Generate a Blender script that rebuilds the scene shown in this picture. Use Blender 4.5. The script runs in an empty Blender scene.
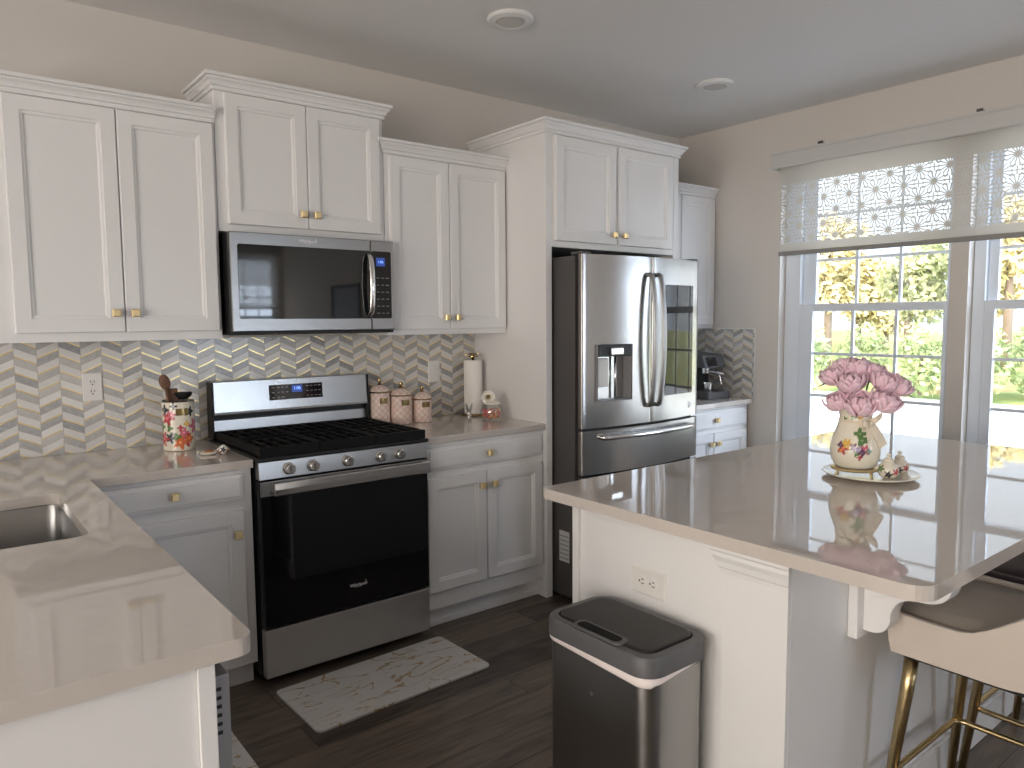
import bpy, bmesh, math, random
from mathutils import Vector, Matrix
from math import sin, cos, pi, atan2, sqrt, radians
random.seed(7)
D = bpy.data; S = bpy.context.scene; COL = S.collection

# ---------------------------------------------------------------- camera
cam_d = D.cameras.new('camera'); cam = D.objects.new('camera', cam_d); COL.objects.link(cam)
CX, CY, CZ = -0.9679, -3.4497, 1.4428
yaw, pitch, roll = 0.66906, 0.08690, -0.00737
fw = Vector((sin(yaw)*cos(pitch), cos(yaw)*cos(pitch), -sin(pitch)))
r0 = Vector((cos(yaw), -sin(yaw), 0)); u0 = r0.cross(fw)
rt = r0*cos(roll) + u0*sin(roll); up = u0*cos(roll) - r0*sin(roll)
cam.matrix_world = Matrix(((rt.x, up.x, -fw.x, CX), (rt.y, up.y, -fw.y, CY), (rt.z, up.z, -fw.z, CZ), (0, 0, 0, 1)))
cam_d.sensor_width = 36; cam_d.lens = 740.76/1024*36; cam_d.clip_start = .02; cam_d.clip_end = 300
S.camera = cam

# ---------------------------------------------------------------- exposure and sky
S.view_settings.view_transform = 'Standard'; S.view_settings.look = 'None'
S.view_settings.exposure = -0.03; S.view_settings.gamma = 1; S.view_settings.use_curve_mapping = False
S.cycles.use_denoising = True; S.cycles.use_adaptive_sampling = False; S.cycles.use_guiding = True; S.cycles.use_surface_guiding = True; S.cycles.denoising_prefilter = 'ACCURATE'
S.cycles.max_bounces = 10; S.cycles.diffuse_bounces = 5; S.cycles.glossy_bounces = 5
S.cycles.transmission_bounces = 8; S.cycles.transparent_max_bounces = 16
S.cycles.sample_clamp_indirect = 6; S.cycles.caustics_reflective = False; S.cycles.caustics_refractive = False

world = D.worlds.new('sky'); S.world = world; world.use_nodes = True
wn = world.node_tree; wn.nodes.clear()
def N(t, kind, **kw):
    n = t.nodes.new(kind)
    for k, v in kw.items():
        if k.startswith('i_'): n.inputs[int(k[2:])].default_value = v
        else: setattr(n, k, v)
    return n
SKY_EAST = (0.92, 1.0, 1.10); SKY_EAST_S = 1.6
SKY_WEST = (1.0, 0.89, 0.795); SKY_FILL_WEST_S = 9.8  # sky zone warmed and boosted as fill through the unseen glazing
SKY_FRONT = (0.84, 0.96, 1.15); SKY_FILL_FRONT_S = 13.2  # sky zone boosted as cool fill from behind the camera
_tc = N(wn, 'ShaderNodeTexCoord'); _sx = N(wn, 'ShaderNodeSeparateXYZ')
wn.links.new(_tc.outputs['Generated'], _sx.inputs[0])
_mr = N(wn, 'ShaderNodeMapRange'); _mr.inputs[1].default_value = -0.75; _mr.inputs[2].default_value = -0.35
wn.links.new(_sx.outputs[0], _mr.inputs[0])
_mx = N(wn, 'ShaderNodeMix', data_type='RGBA')
_mx.inputs[6].default_value = tuple(c*SKY_FILL_WEST_S for c in SKY_WEST) + (1,)
_mx.inputs[7].default_value = tuple(c*SKY_EAST_S for c in SKY_EAST) + (1,)
wn.links.new(_mr.outputs[0], _mx.inputs[0])
_my = N(wn, 'ShaderNodeMapRange'); _my.inputs[1].default_value = -0.85; _my.inputs[2].default_value = -0.5; wn.links.new(_sx.outputs[1], _my.inputs[0])
_mf = N(wn, 'ShaderNodeMix', data_type='RGBA')
_mf.inputs[6].default_value = tuple(c*SKY_FILL_FRONT_S for c in SKY_FRONT) + (1,); _mf.inputs[7].default_value = tuple(c*SKY_EAST_S for c in SKY_EAST) + (1,)
wn.links.new(_my.outputs[0], _mf.inputs[0]); wn.links.new(_mf.outputs[2], _mx.inputs[7])
_bg = N(wn, 'ShaderNodeBackground'); wn.links.new(_mx.outputs[2], _bg.inputs[0])
_wo = N(wn, 'ShaderNodeOutputWorld'); wn.links.new(_bg.outputs[0], _wo.inputs[0])

def portal(name, loc, direction, sx, sy):
    l = D.lights.new(name, 'AREA'); l.shape = 'RECTANGLE'; l.size = sx; l.size_y = sy; l.cycles.is_portal = True
    o = D.objects.new(name, l); COL.objects.link(o); o.location = loc
    o.rotation_euler = Vector(direction).to_track_quat('-Z', 'Z' if abs(direction[2]) < .5 else 'Y').to_euler()
XR = 3.281          # window wall
XL = -4.6           # far side of the open-plan room
YF = -8.2           # wall behind the camera
ZC = 2.70
portal('window_portal', (XR+.16, -1.83, 1.51), (-1, 0, 0), 2.15, 1.85)
portal('west_portal', (XL-.08, -4.1, 1.35), (1, 0, 0), 4.4, 2.3)
portal('front_portal', (2.475, YF-.08, 1.5), (0, 1, 0), 1.5, 1.85)

# ---------------------------------------------------------------- materials
MATS = {}
def newmat(name):
    m = D.materials.new(name); m.use_nodes = True; t = m.node_tree
    b = t.nodes['Principled BSDF']; MATS[name] = m
    return m, t, b
def mat(name, col, rough=.5, metal=0., spec=.5, coat=0., emit=None, es=0., trans=0., ior=1.45, sheen=0., noise=None, bump=None):
    m, t, b = newmat(name)
    b.inputs['Base Color'].default_value = (*col, 1); b.inputs['Roughness'].default_value = rough
    b.inputs['Metallic'].default_value = metal; b.inputs['Specular IOR Level'].default_value = spec
    b.inputs['Coat Weight'].default_value = coat; b.inputs['IOR'].default_value = ior
    b.inputs['Transmission Weight'].default_value = trans; b.inputs['Sheen Weight'].default_value = sheen
    if emit: b.inputs['Emission Color'].default_value = (*emit, 1); b.inputs['Emission Strength'].default_value = es
    tc = N(t, 'ShaderNodeTexCoord')
    if noise:   # (scale, amount, stretch xyz)
        sc, am, st = noise
        mp = N(t, 'ShaderNodeMapping'); mp.inputs['Scale'].default_value = st; t.links.new(tc.outputs['Object'], mp.inputs[0])
        nz = N(t, 'ShaderNodeTexNoise'); nz.inputs['Scale'].default_value = sc; nz.inputs['Detail'].default_value = 5
        t.links.new(mp.outputs[0], nz.inputs['Vector'])
        mx = N(t, 'ShaderNodeMix', data_type='RGBA')
        mx.inputs[6].default_value = tuple(max(0, c*(1-am)) for c in col)+(1,); mx.inputs[7].default_value = tuple(min(1, c*(1+am)) for c in col)+(1,)
        t.links.new(nz.outputs['Fac'], mx.inputs[0]); t.links.new(mx.outputs[2], b.inputs['Base Color'])
    if bump:    # (scale, strength, stretch)
        sc, am, st = bump
        mp = N(t, 'ShaderNodeMapping'); mp.inputs['Scale'].default_value = st; t.links.new(tc.outputs['Object'], mp.inputs[0])
        nz = N(t, 'ShaderNodeTexNoise'); nz.inputs['Scale'].default_value = sc; nz.inputs['Detail'].default_value = 3
        t.links.new(mp.outputs[0], nz.inputs['Vector'])
        bp = N(t, 'ShaderNodeBump'); bp.inputs['Strength'].default_value = am; bp.inputs['Distance'].default_value = .002
        t.links.new(nz.outputs['Fac'], bp.inputs['Height']); t.links.new(bp.outputs[0], b.inputs['Normal'])
    return m
mat('cabinet_white', (.82, .815, .815), .38, noise=(3, .012, (1, 1, 1)))
mat('wall_paint', (.68, .64, .595), .85, noise=(2, .01, (1, 1, 1)), bump=(180, .05, (1, 1, 1)))
mat('ceiling_paint', (.80, .79, .775), .9, bump=(150, .05, (1, 1, 1)))
mat('trim_white', (.80, .80, .79), .4)
mat('frame_white', (.80, .86, .94), .35)
mat('steel', (.50, .495, .49), .22, 1, noise=(8, .05, (.4, 60, .4)), bump=(6, .03, (1, 1, 160)))
mat('steel_satin', (.52, .515, .51), .48, 1, noise=(8, .05, (.4, .4, 60)))
mat('steel_mid', (.40, .40, .40), .26, 1, noise=(8, .05, (.4, 60, .4)))
mat('steel_dark', (.36, .355, .35), .3, 1, noise=(8, .06, (.4, .4, 60)))
mat('steel_bright', (.78, .77, .76), .16, 1)
mat('black_glass', (.006, .006, .008), .04, coat=.3)
mat('mirror_glass', (.008, .009, .010), .03, spec=.5, ior=1.5, coat=.45)
mat('black_matte', (.012, .012, .013), .45)
mat('slot_black', (.004, .004, .004), .6, spec=.15)
mat('cast_iron', (.005, .005, .0055), .6, spec=.25, bump=(120, .2, (1, 1, 1)))
mat('dark_gray', (.09, .09, .093), .45)
mat('appliance_gray', (.085, .08, .08), .42)
mat('door_edge', (.17, .155, .145), .4, .6)
mat('painted_gray', (.40, .40, .42), .4, .3)
mat('gold', (.90, .72, .40), .45, 1)
mat('brass_dark', (.42, .31, .14), .2, 1)
mat('brass_leg', (.56, .44, .24), .28, 1)
mat('plate_white', (.80, .78, .75), .35)
mat('slot_dark', (.03, .03, .03), .6)
mat('can_plastic', (.11, .11, .115), .45)
mat('can_lid', (.024, .023, .023), .5)
mat('bag', (.86, .78, .76), .55)
mat('paper', (.86, .82, .77), .95, bump=(60, .2, (1, 1, 1)))
mat('wood_spoon', (.16, .08, .045), .5, noise=(20, .3, (1, 1, .1)))
mat('velvet_cream', (.62, .55, .49), .85, sheen=.4, noise=(6, .05, (1, 1, 1)), bump=(300, .1, (1, 1, 1)))
mat('velvet_cream_shaded', (.50, .44, .38), .85, sheen=.35, noise=(6, .05, (1, 1, 1)))  # same cream velvet, darkened to paint in the shade inside the shell
mat('velvet_mauve', (.085, .06, .068), .85, sheen=.3, noise=(6, .08, (1, 1, 1)))
mat('ribbon', (.78, .70, .55), .45, sheen=.3)
mat('stem_green', (.05, .10, .04), .6)
mat('leaf_dark', (.03, .07, .03), .5)
mat('porcelain', (.82, .78, .68), .18, coat=.4)
mat('rust', (.45, .16, .05), .4)
mat('label_white', (.62, .62, .62), .6)
mat('display_blue', (.02, .04, .12), .3, emit=(.06, .15, .8), es=.35)
mat('digit_blue', (.2, .4, 1), .3, emit=(.3, .55, 1), es=1.3)
mat('print_gray', (.35, .35, .36), .5)
mat('logo_silver', (.82, .82, .82), .45)
mat('shade_bar', (.30, .29, .28), .45)
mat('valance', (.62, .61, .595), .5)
mat('mesh_gray', (.30, .30, .31), .5)
mat('bark', (.22, .17, .13), .9, noise=(12, .3, (1, 1, .2)))
mat('picture_dark', (.05, .05, .055), .3)
mat('light_lens', (.62, .60, .57), .5)
mat('candy', (.90, .30, .14), .35)
mat('candy_pale', (.92, .60, .36), .35)
mat('candy_pink', (.90, .22, .26), .35)
mat('concrete', (.78, .78, .79), .9, noise=(.6, .05, (1, 1, 1)))
mat('outer_wall', (.55, .55, .54), .9)

def stone(name, base, rough):
    m, t, b = newmat(name); tc = N(t, 'ShaderNodeTexCoord')
    nz = N(t, 'ShaderNodeTexNoise'); nz.inputs['Scale'].default_value = 60; nz.inputs['Detail'].default_value = 6; t.links.new(tc.outputs['Object'], nz.inputs['Vector'])
    mx = N(t, 'ShaderNodeMix', data_type='RGBA'); mx.inputs[6].default_value = tuple(c*.96 for c in base)+(1,); mx.inputs[7].default_value = tuple(min(1, c*1.03) for c in base)+(1,)
    t.links.new(nz.outputs['Fac'], mx.inputs[0]); t.links.new(mx.outputs[2], b.inputs['Base Color']); b.inputs['Roughness'].default_value = rough
    b.inputs['IOR'].default_value = 1.8; b.inputs['Coat Weight'].default_value = .25; b.inputs['Coat Roughness'].default_value = .02
stone('quartz', (.635, .58, .535), .025)

def floor_mat():
    m, t, b = newmat('wood_floor'); tc = N(t, 'ShaderNodeTexCoord')
    br = N(t, 'ShaderNodeTexBrick'); br.offset = .37; br.inputs['Scale'].default_value = 1; br.inputs['Mortar Size'].default_value = .0015
    br.inputs['Brick Width'].default_value = 1.25; br.inputs['Row Height'].default_value = .165; br.inputs['Bias'].default_value = 0
    br.inputs['Color1'].default_value = (0, 0, 0, 1); br.inputs['Color2'].default_value = (1, 1, 1, 1); br.inputs['Mortar'].default_value = (.5, .5, .5, 1)
    t.links.new(tc.outputs['Object'], br.inputs['Vector'])
    mp = N(t, 'ShaderNodeMapping'); mp.inputs['Scale'].default_value = (1.6, 14, 1); t.links.new(tc.outputs['Object'], mp.inputs[0])
    ad = N(t, 'ShaderNodeVectorMath', operation='ADD'); t.links.new(mp.outputs[0], ad.inputs[0])
    sc = N(t, 'ShaderNodeVectorMath', operation='SCALE'); sc.inputs[3].default_value = 9; t.links.new(br.outputs['Color'], sc.inputs[0]); t.links.new(sc.outputs[0], ad.inputs[1])
    nz = N(t, 'ShaderNodeTexNoise'); nz.inputs['Scale'].default_value = 2.2; nz.inputs['Detail'].default_value = 8; nz.inputs['Distortion'].default_value = 1.2
    t.links.new(ad.outputs[0], nz.inputs['Vector'])
    mm = N(t, 'ShaderNodeMath', operation='MULTIPLY_ADD'); mm.inputs[1].default_value = .35; t.links.new(br.outputs['Color'], mm.inputs[0]); t.links.new(nz.outputs['Fac'], mm.inputs[2])
    cr = N(t, 'ShaderNodeValToRGB'); e = cr.color_ramp.elements
    e[0].position = .38; e[0].color = (.046, .035, .028, 1); e[1].position = .95; e[1].color = (.20, .157, .122, 1)
    el = cr.color_ramp.elements.new(.62); el.color = (.105, .081, .065, 1)
    t.links.new(mm.outputs[0], cr.inputs[0])
    mx = N(t, 'ShaderNodeMix', data_type='RGBA'); mx.inputs[7].default_value = (.015, .012, .01, 1)
    t.links.new(br.outputs['Fac'], mx.inputs[0]); t.links.new(cr.outputs[0], mx.inputs[6]); t.links.new(mx.outputs[2], b.inputs['Base Color'])
    b.inputs['Roughness'].default_value = .36
floor_mat()

class G:   # small expression helper over math nodes
    def __init__(s, t): s.t = t
    def m(s, op, a, b=None, c=None):
        n = s.t.nodes.new('ShaderNodeMath'); n.operation = op
        for i, x in enumerate((a, b, c)):
            if x is None: continue
            if isinstance(x, (int, float)): n.inputs[i].default_value = x
            else: s.t.links.new(x, n.inputs[i])
        return n.outputs[0]
    def mix(s, f, a, b):
        n = s.t.nodes.new('ShaderNodeMix'); n.data_type = 'RGBA'
        for i, x in ((0, f), (6, a), (7, b)):
            if isinstance(x, (int, float)): n.inputs[i].default_value = x
            elif isinstance(x, tuple): n.inputs[i].default_value = (*x, 1)
            else: s.t.links.new(x, n.inputs[i])
        return n.outputs[2]

def chevron(name, axis):
    m, t, b = newmat(name); g = G(t); tc = N(t, 'ShaderNodeTexCoord'); sx = N(t, 'ShaderNodeSeparateXYZ'); t.links.new(tc.outputs['Object'], sx.inputs[0])
    u = sx.outputs[axis]; v = sx.outputs[2]
    c = g.m('DIVIDE', g.m('ADD', u, 10*.0753*2+.703), .0753); colm = g.m('FLOOR', c); f = g.m('FRACT', c)
    odd = g.m('MODULO', colm, 2.0)
    fr = g.m('ADD', g.m('MULTIPLY', odd, f), g.m('MULTIPLY', g.m('SUBTRACT', 1.0, odd), g.m('SUBTRACT', 1.0, f)))
    P = .0645
    w = g.m('DIVIDE', g.m('SUBTRACT', g.m('SUBTRACT', v, g.m('ADD', .891, g.m('MULTIPLY', odd, .023))), g.m('MULTIPLY', fr, .034)), P)
    w = g.m('ADD', w, 4.0)
    row = g.m('FLOOR', w); tt = g.m('FRACT', w)
    gold = g.m('LESS_THAN', tt, .085)
    isB = g.m('GREATER_THAN', tt, .545)
    cx = N(t, 'ShaderNodeCombineXYZ'); t.links.new(colm, cx.inputs[0]); t.links.new(row, cx.inputs[1]); t.links.new(isB, cx.inputs[2])
    wnz = N(t, 'ShaderNodeTexWhiteNoise', noise_dimensions='3D'); t.links.new(cx.outputs[0], wnz.inputs['Vector'])
    nz = N(t, 'ShaderNodeTexNoise'); nz.inputs['Scale'].default_value = 38; nz.inputs['Detail'].default_value = 6; nz.inputs['Distortion'].default_value = 1.5
    off = N(t, 'ShaderNodeVectorMath', operation='ADD'); t.links.new(tc.outputs['Object'], off.inputs[0]); t.links.new(wnz.outputs['Color'], off.inputs[1]); t.links.new(off.outputs[0], nz.inputs['Vector'])
    A = g.mix(g.m('MULTIPLY', wnz.outputs['Value'], .55), (.76, .745, .72), (.56, .55, .53))
    B = g.mix(wnz.outputs['Value'], (.33, .33, .335), (.56, .545, .52))
    tile = g.mix(isB, A, B)
    tile = g.mix(g.m('MULTIPLY', g.m('SUBTRACT', nz.outputs['Fac'], .45), .9), tile, (.80, .78, .74))
    e1 = g.m('LESS_THAN', g.m('MINIMUM', g.m('ABSOLUTE', g.m('SUBTRACT', tt, .545)), g.m('SUBTRACT', 1.0, tt)), .016)
    e2 = g.m('LESS_THAN', g.m('MINIMUM', f, g.m('SUBTRACT', 1.0, f)), .011)
    gr = g.m('MAXIMUM', e1, e2)
    tile = g.mix(gr, tile, (.40, .38, .35))
    gold = g.m('MULTIPLY', gold, g.m('SUBTRACT', 1.0, e2))
    t.links.new(g.mix(gold, tile, (.95, .76, .37)), b.inputs['Base Color'])
    t.links.new(gold, b.inputs['Metallic'])
    t.links.new(g.m('ADD', g.m('ADD', .18, g.m('MULTIPLY', gold, .14)), g.m('MULTIPLY', gr, .5)), b.inputs['Roughness'])
chevron('chevron_x', 0); chevron('chevron_y', 1)

def marble_mat():
    m, t, b = newmat('marble_mat'); g = G(t); tc = N(t, 'ShaderNodeTexCoord')
    nz = N(t, 'ShaderNodeTexNoise'); nz.inputs['Scale'].default_value = 3.2; nz.inputs['Detail'].default_value = 5; nz.inputs['Distortion'].default_value = 1.8
    mp = N(t, 'ShaderNodeMapping'); mp.inputs['Rotation'].default_value = (0, 0, .5); mp.inputs['Scale'].default_value = (.8, 2.2, 1); t.links.new(tc.outputs['Object'], mp.inputs[0]); t.links.new(mp.outputs[0], nz.inputs['Vector'])
    v1 = g.m('LESS_THAN', g.m('ABSOLUTE', g.m('SUBTRACT', nz.outputs['Fac'], .5)), .012)
    n2 = N(t, 'ShaderNodeTexNoise'); n2.inputs['Scale'].default_value = 6; t.links.new(tc.outputs['Object'], n2.inputs['Vector'])
    v1 = g.m('MULTIPLY', v1, g.m('GREATER_THAN', n2.outputs['Fac'], .42))
    hz = g.m('MULTIPLY', g.m('SUBTRACT', n2.outputs['Fac'], .35), .5)
    c = g.mix(hz, (.70, .68, .65), (.56, .54, .51)); c = g.mix(g.m('MULTIPLY', v1, .85), c, (.42, .27, .10))
    t.links.new(c, b.inputs['Base Color']); b.inputs['Roughness'].default_value = .5
marble_mat()

def checker_mat():
    m, t, b = newmat('pink_check'); g = G(t); tc = N(t, 'ShaderNodeTexCoord'); sx = N(t, 'ShaderNodeSeparateXYZ'); t.links.new(tc.outputs['Object'], sx.inputs[0])
    a = g.m('DIVIDE', g.m('ARCTAN2', sx.outputs[1], sx.outputs[0]), 2*pi/19); z = g.m('DIVIDE', sx.outputs[2], .0165)
    cx = N(t, 'ShaderNodeCombineXYZ'); t.links.new(g.m('FLOOR', a), cx.inputs[0]); t.links.new(g.m('FLOOR', z), cx.inputs[1])
    wz = N(t, 'ShaderNodeTexWhiteNoise', noise_dimensions='3D'); t.links.new(cx.outputs[0], wz.inputs['Vector'])
    par = g.m('ABSOLUTE', g.m('MODULO', g.m('ADD', g.m('FLOOR', a), g.m('FLOOR', z)), 2.0))
    c = g.mix(par, (.76, .55, .49), (.84, .75, .67)); c = g.mix(g.m('MULTIPLY', wz.outputs['Value'], .6), c, (.82, .60, .52))
    t.links.new(c, b.inputs['Base Color']); b.inputs['Roughness'].default_value = .2; b.inputs['Coat Weight'].default_value = .3
checker_mat()
def paint_mat():
    m, t, b = newmat('painted'); a = N(t, 'ShaderNodeAttribute'); a.attribute_name = 'Col'; t.links.new(a.outputs['Color'], b.inputs['Base Color']); b.inputs['Roughness'].default_value = .2; b.inputs['Coat Weight'].default_value = .4
paint_mat()
def petal_mat():
    m, t, b = newmat('petal'); g = G(t); tc = N(t, 'ShaderNodeTexCoord'); nz = N(t, 'ShaderNodeTexNoise'); nz.inputs['Scale'].default_value = 40; t.links.new(tc.outputs['Object'], nz.inputs['Vector'])
    c = g.mix(nz.outputs['Fac'], (.90, .56, .69), (.97, .80, .87)); t.links.new(c, b.inputs['Base Color']); b.inputs['Roughness'].default_value = .6; b.inputs['Sheen Weight'].default_value = .2
petal_mat()
def leaf_mat(name, cols, sc):
    m, t, b = newmat(name); tc = N(t, 'ShaderNodeTexCoord'); nz = N(t, 'ShaderNodeTexNoise'); nz.inputs['Scale'].default_value = sc; nz.inputs['Detail'].default_value = 4; t.links.new(tc.outputs['Object'], nz.inputs['Vector'])
    cr = N(t, 'ShaderNodeValToRGB'); e = cr.color_ramp.elements; e[0].position = .35; e[0].color = (*cols[0], 1); e[1].position = .68; e[1].color = (*cols[2], 1); k = e.new(.5); k.color = (*cols[1], 1)
    t.links.new(nz.outputs['Fac'], cr.inputs[0]); t.links.new(cr.outputs[0], b.inputs['Base Color']); b.inputs['Roughness'].default_value = .8
leaf_mat('leaf_yellow', ((.38, .38, .22), (.70, .62, .34), (.82, .74, .48)), .9)
leaf_mat('leaf_green', ((.30, .36, .20), (.48, .54, .30), (.66, .66, .42)), .9)
leaf_mat('leaf_bush', ((.28, .36, .18), (.44, .54, .26), (.62, .62, .36)), 1.2)
leaf_mat('lawn', ((.22, .32, .10), (.38, .42, .16), (.45, .30, .14)), 1.0)
def glass_mat(name, fac):
    m = D.materials.new(name); m.use_nodes = True; t = m.node_tree; t.nodes.clear(); MATS[name] = m
    o = N(t, 'ShaderNodeOutputMaterial'); mx = N(t, 'ShaderNodeMixShader'); tr = N(t, 'ShaderNodeBsdfTransparent'); gl = N(t, 'ShaderNodeBsdfGlossy')
    gl.inputs['Roughness'].default_value = .0; mx.inputs[0].default_value = fac; tr.inputs[0].default_value = (.97, .98, .98, 1)
    t.links.new(tr.outputs[0], mx.inputs[1]); t.links.new(gl.outputs[0], mx.inputs[2]); t.links.new(mx.outputs[0], o.inputs[0])
glass_mat('pane_glass', .05); glass_mat('jar_glass', .09)
def shade_fabric(name, uaxis, u_off, z_lo, z_hi, top_col, sheer=.07):
    """sheer roller fabric: a band of flower cut-outs, plain above and below"""
    m = D.materials.new(name); m.use_nodes = True; t = m.node_tree; t.nodes.clear(); MATS[name] = m; g = G(t)
    tc = N(t, 'ShaderNodeTexCoord'); sx = N(t, 'ShaderNodeSeparateXYZ'); t.links.new(tc.outputs['Object'], sx.inputs[0])
    u = g.m('ADD', sx.outputs[uaxis], u_off); v = sx.outputs[2]; A = .152; v = g.m('SUBTRACT', v, z_lo - .05); u = g.m('ADD', u, 20*A)
    def cell(ou, ov):
        fu = g.m('SUBTRACT', g.m('FRACT', g.m('DIVIDE', g.m('ADD', u, ou), A)), .5); fv = g.m('SUBTRACT', g.m('FRACT', g.m('DIVIDE', g.m('ADD', v, ov), A)), .5)
        fu = g.m('MULTIPLY', fu, A); fv = g.m('MULTIPLY', fv, A)
        return g.m('SQRT', g.m('ADD', g.m('MULTIPLY', fu, fu), g.m('MULTIPLY', fv, fv))), g.m('ARCTAN2', fv, fu)
    def flower(ou, ov, n, ri, ro, wid, ph):
        r, a = cell(ou, ov)
        k = g.m('ABSOLUTE', g.m('SUBTRACT', g.m('FRACT', g.m('ADD', g.m('DIVIDE', a, 2*pi/n), 50.0+ph)), .5))
        lim = g.m('SUBTRACT', ro, g.m('MULTIPLY', g.m('MULTIPLY', k, k), ro*1.1))
        arc = g.m('MULTIPLY', g.m('SUBTRACT', .5, k), g.m('MULTIPLY', r, 2*pi/n))
        return g.m('MULTIPLY', g.m('MULTIPLY', g.m('GREATER_THAN', r, ri), g.m('LESS_THAN', r, lim)), g.m('GREATER_THAN', arc, wid))
    h = g.m('MAXIMUM', flower(0, 0, 14, .012, .0565, .0030, 0), flower(A/2, A/2, 14, .012, .0565, .0030, 0))
    h = g.m('MAXIMUM', h, flower(A/2, 0, 4, .004, .0235, .0030, .0)); h = g.m('MAXIMUM', h, flower(0, A/2, 4, .004, .0235, .0030, .0))
    z = sx.outputs[2]
    h = g.m('MULTIPLY', h, g.m('MULTIPLY', g.m('GREATER_THAN', z, z_lo), g.m('LESS_THAN', z, z_hi)))
    df = N(t, 'ShaderNodeBsdfDiffuse'); df.inputs[0].default_value = (*top_col, 1); tl = N(t, 'ShaderNodeBsdfTranslucent'); tl.inputs[0].default_value = (.75, .71, .66, 1)
    tr = N(t, 'ShaderNodeBsdfTransparent'); tr.inputs[0].default_value = (1, 1, 1, 1)
    m1 = N(t, 'ShaderNodeMixShader'); m1.inputs[0].default_value = .5; t.links.new(df.outputs[0], m1.inputs[1]); t.links.new(tl.outputs[0], m1.inputs[2])
    m2 = N(t, 'ShaderNodeMixShader'); t.links.new(g.m('ADD', sheer, g.m('MULTIPLY', h, .96-sheer)), m2.inputs[0]); t.links.new(m1.outputs[0], m2.inputs[1]); t.links.new(tr.outputs[0], m2.inputs[2])
    o = N(t, 'ShaderNodeOutputMaterial'); t.links.new(m2.outputs[0], o.inputs[0])
shade_fabric('shade_east', 1, .045, 1.895, 2.255, (.70, .69, .64)); shade_fabric('shade_front', 0, 0, 1.70, 1.95, (.60, .59, .55), .5)

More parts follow.
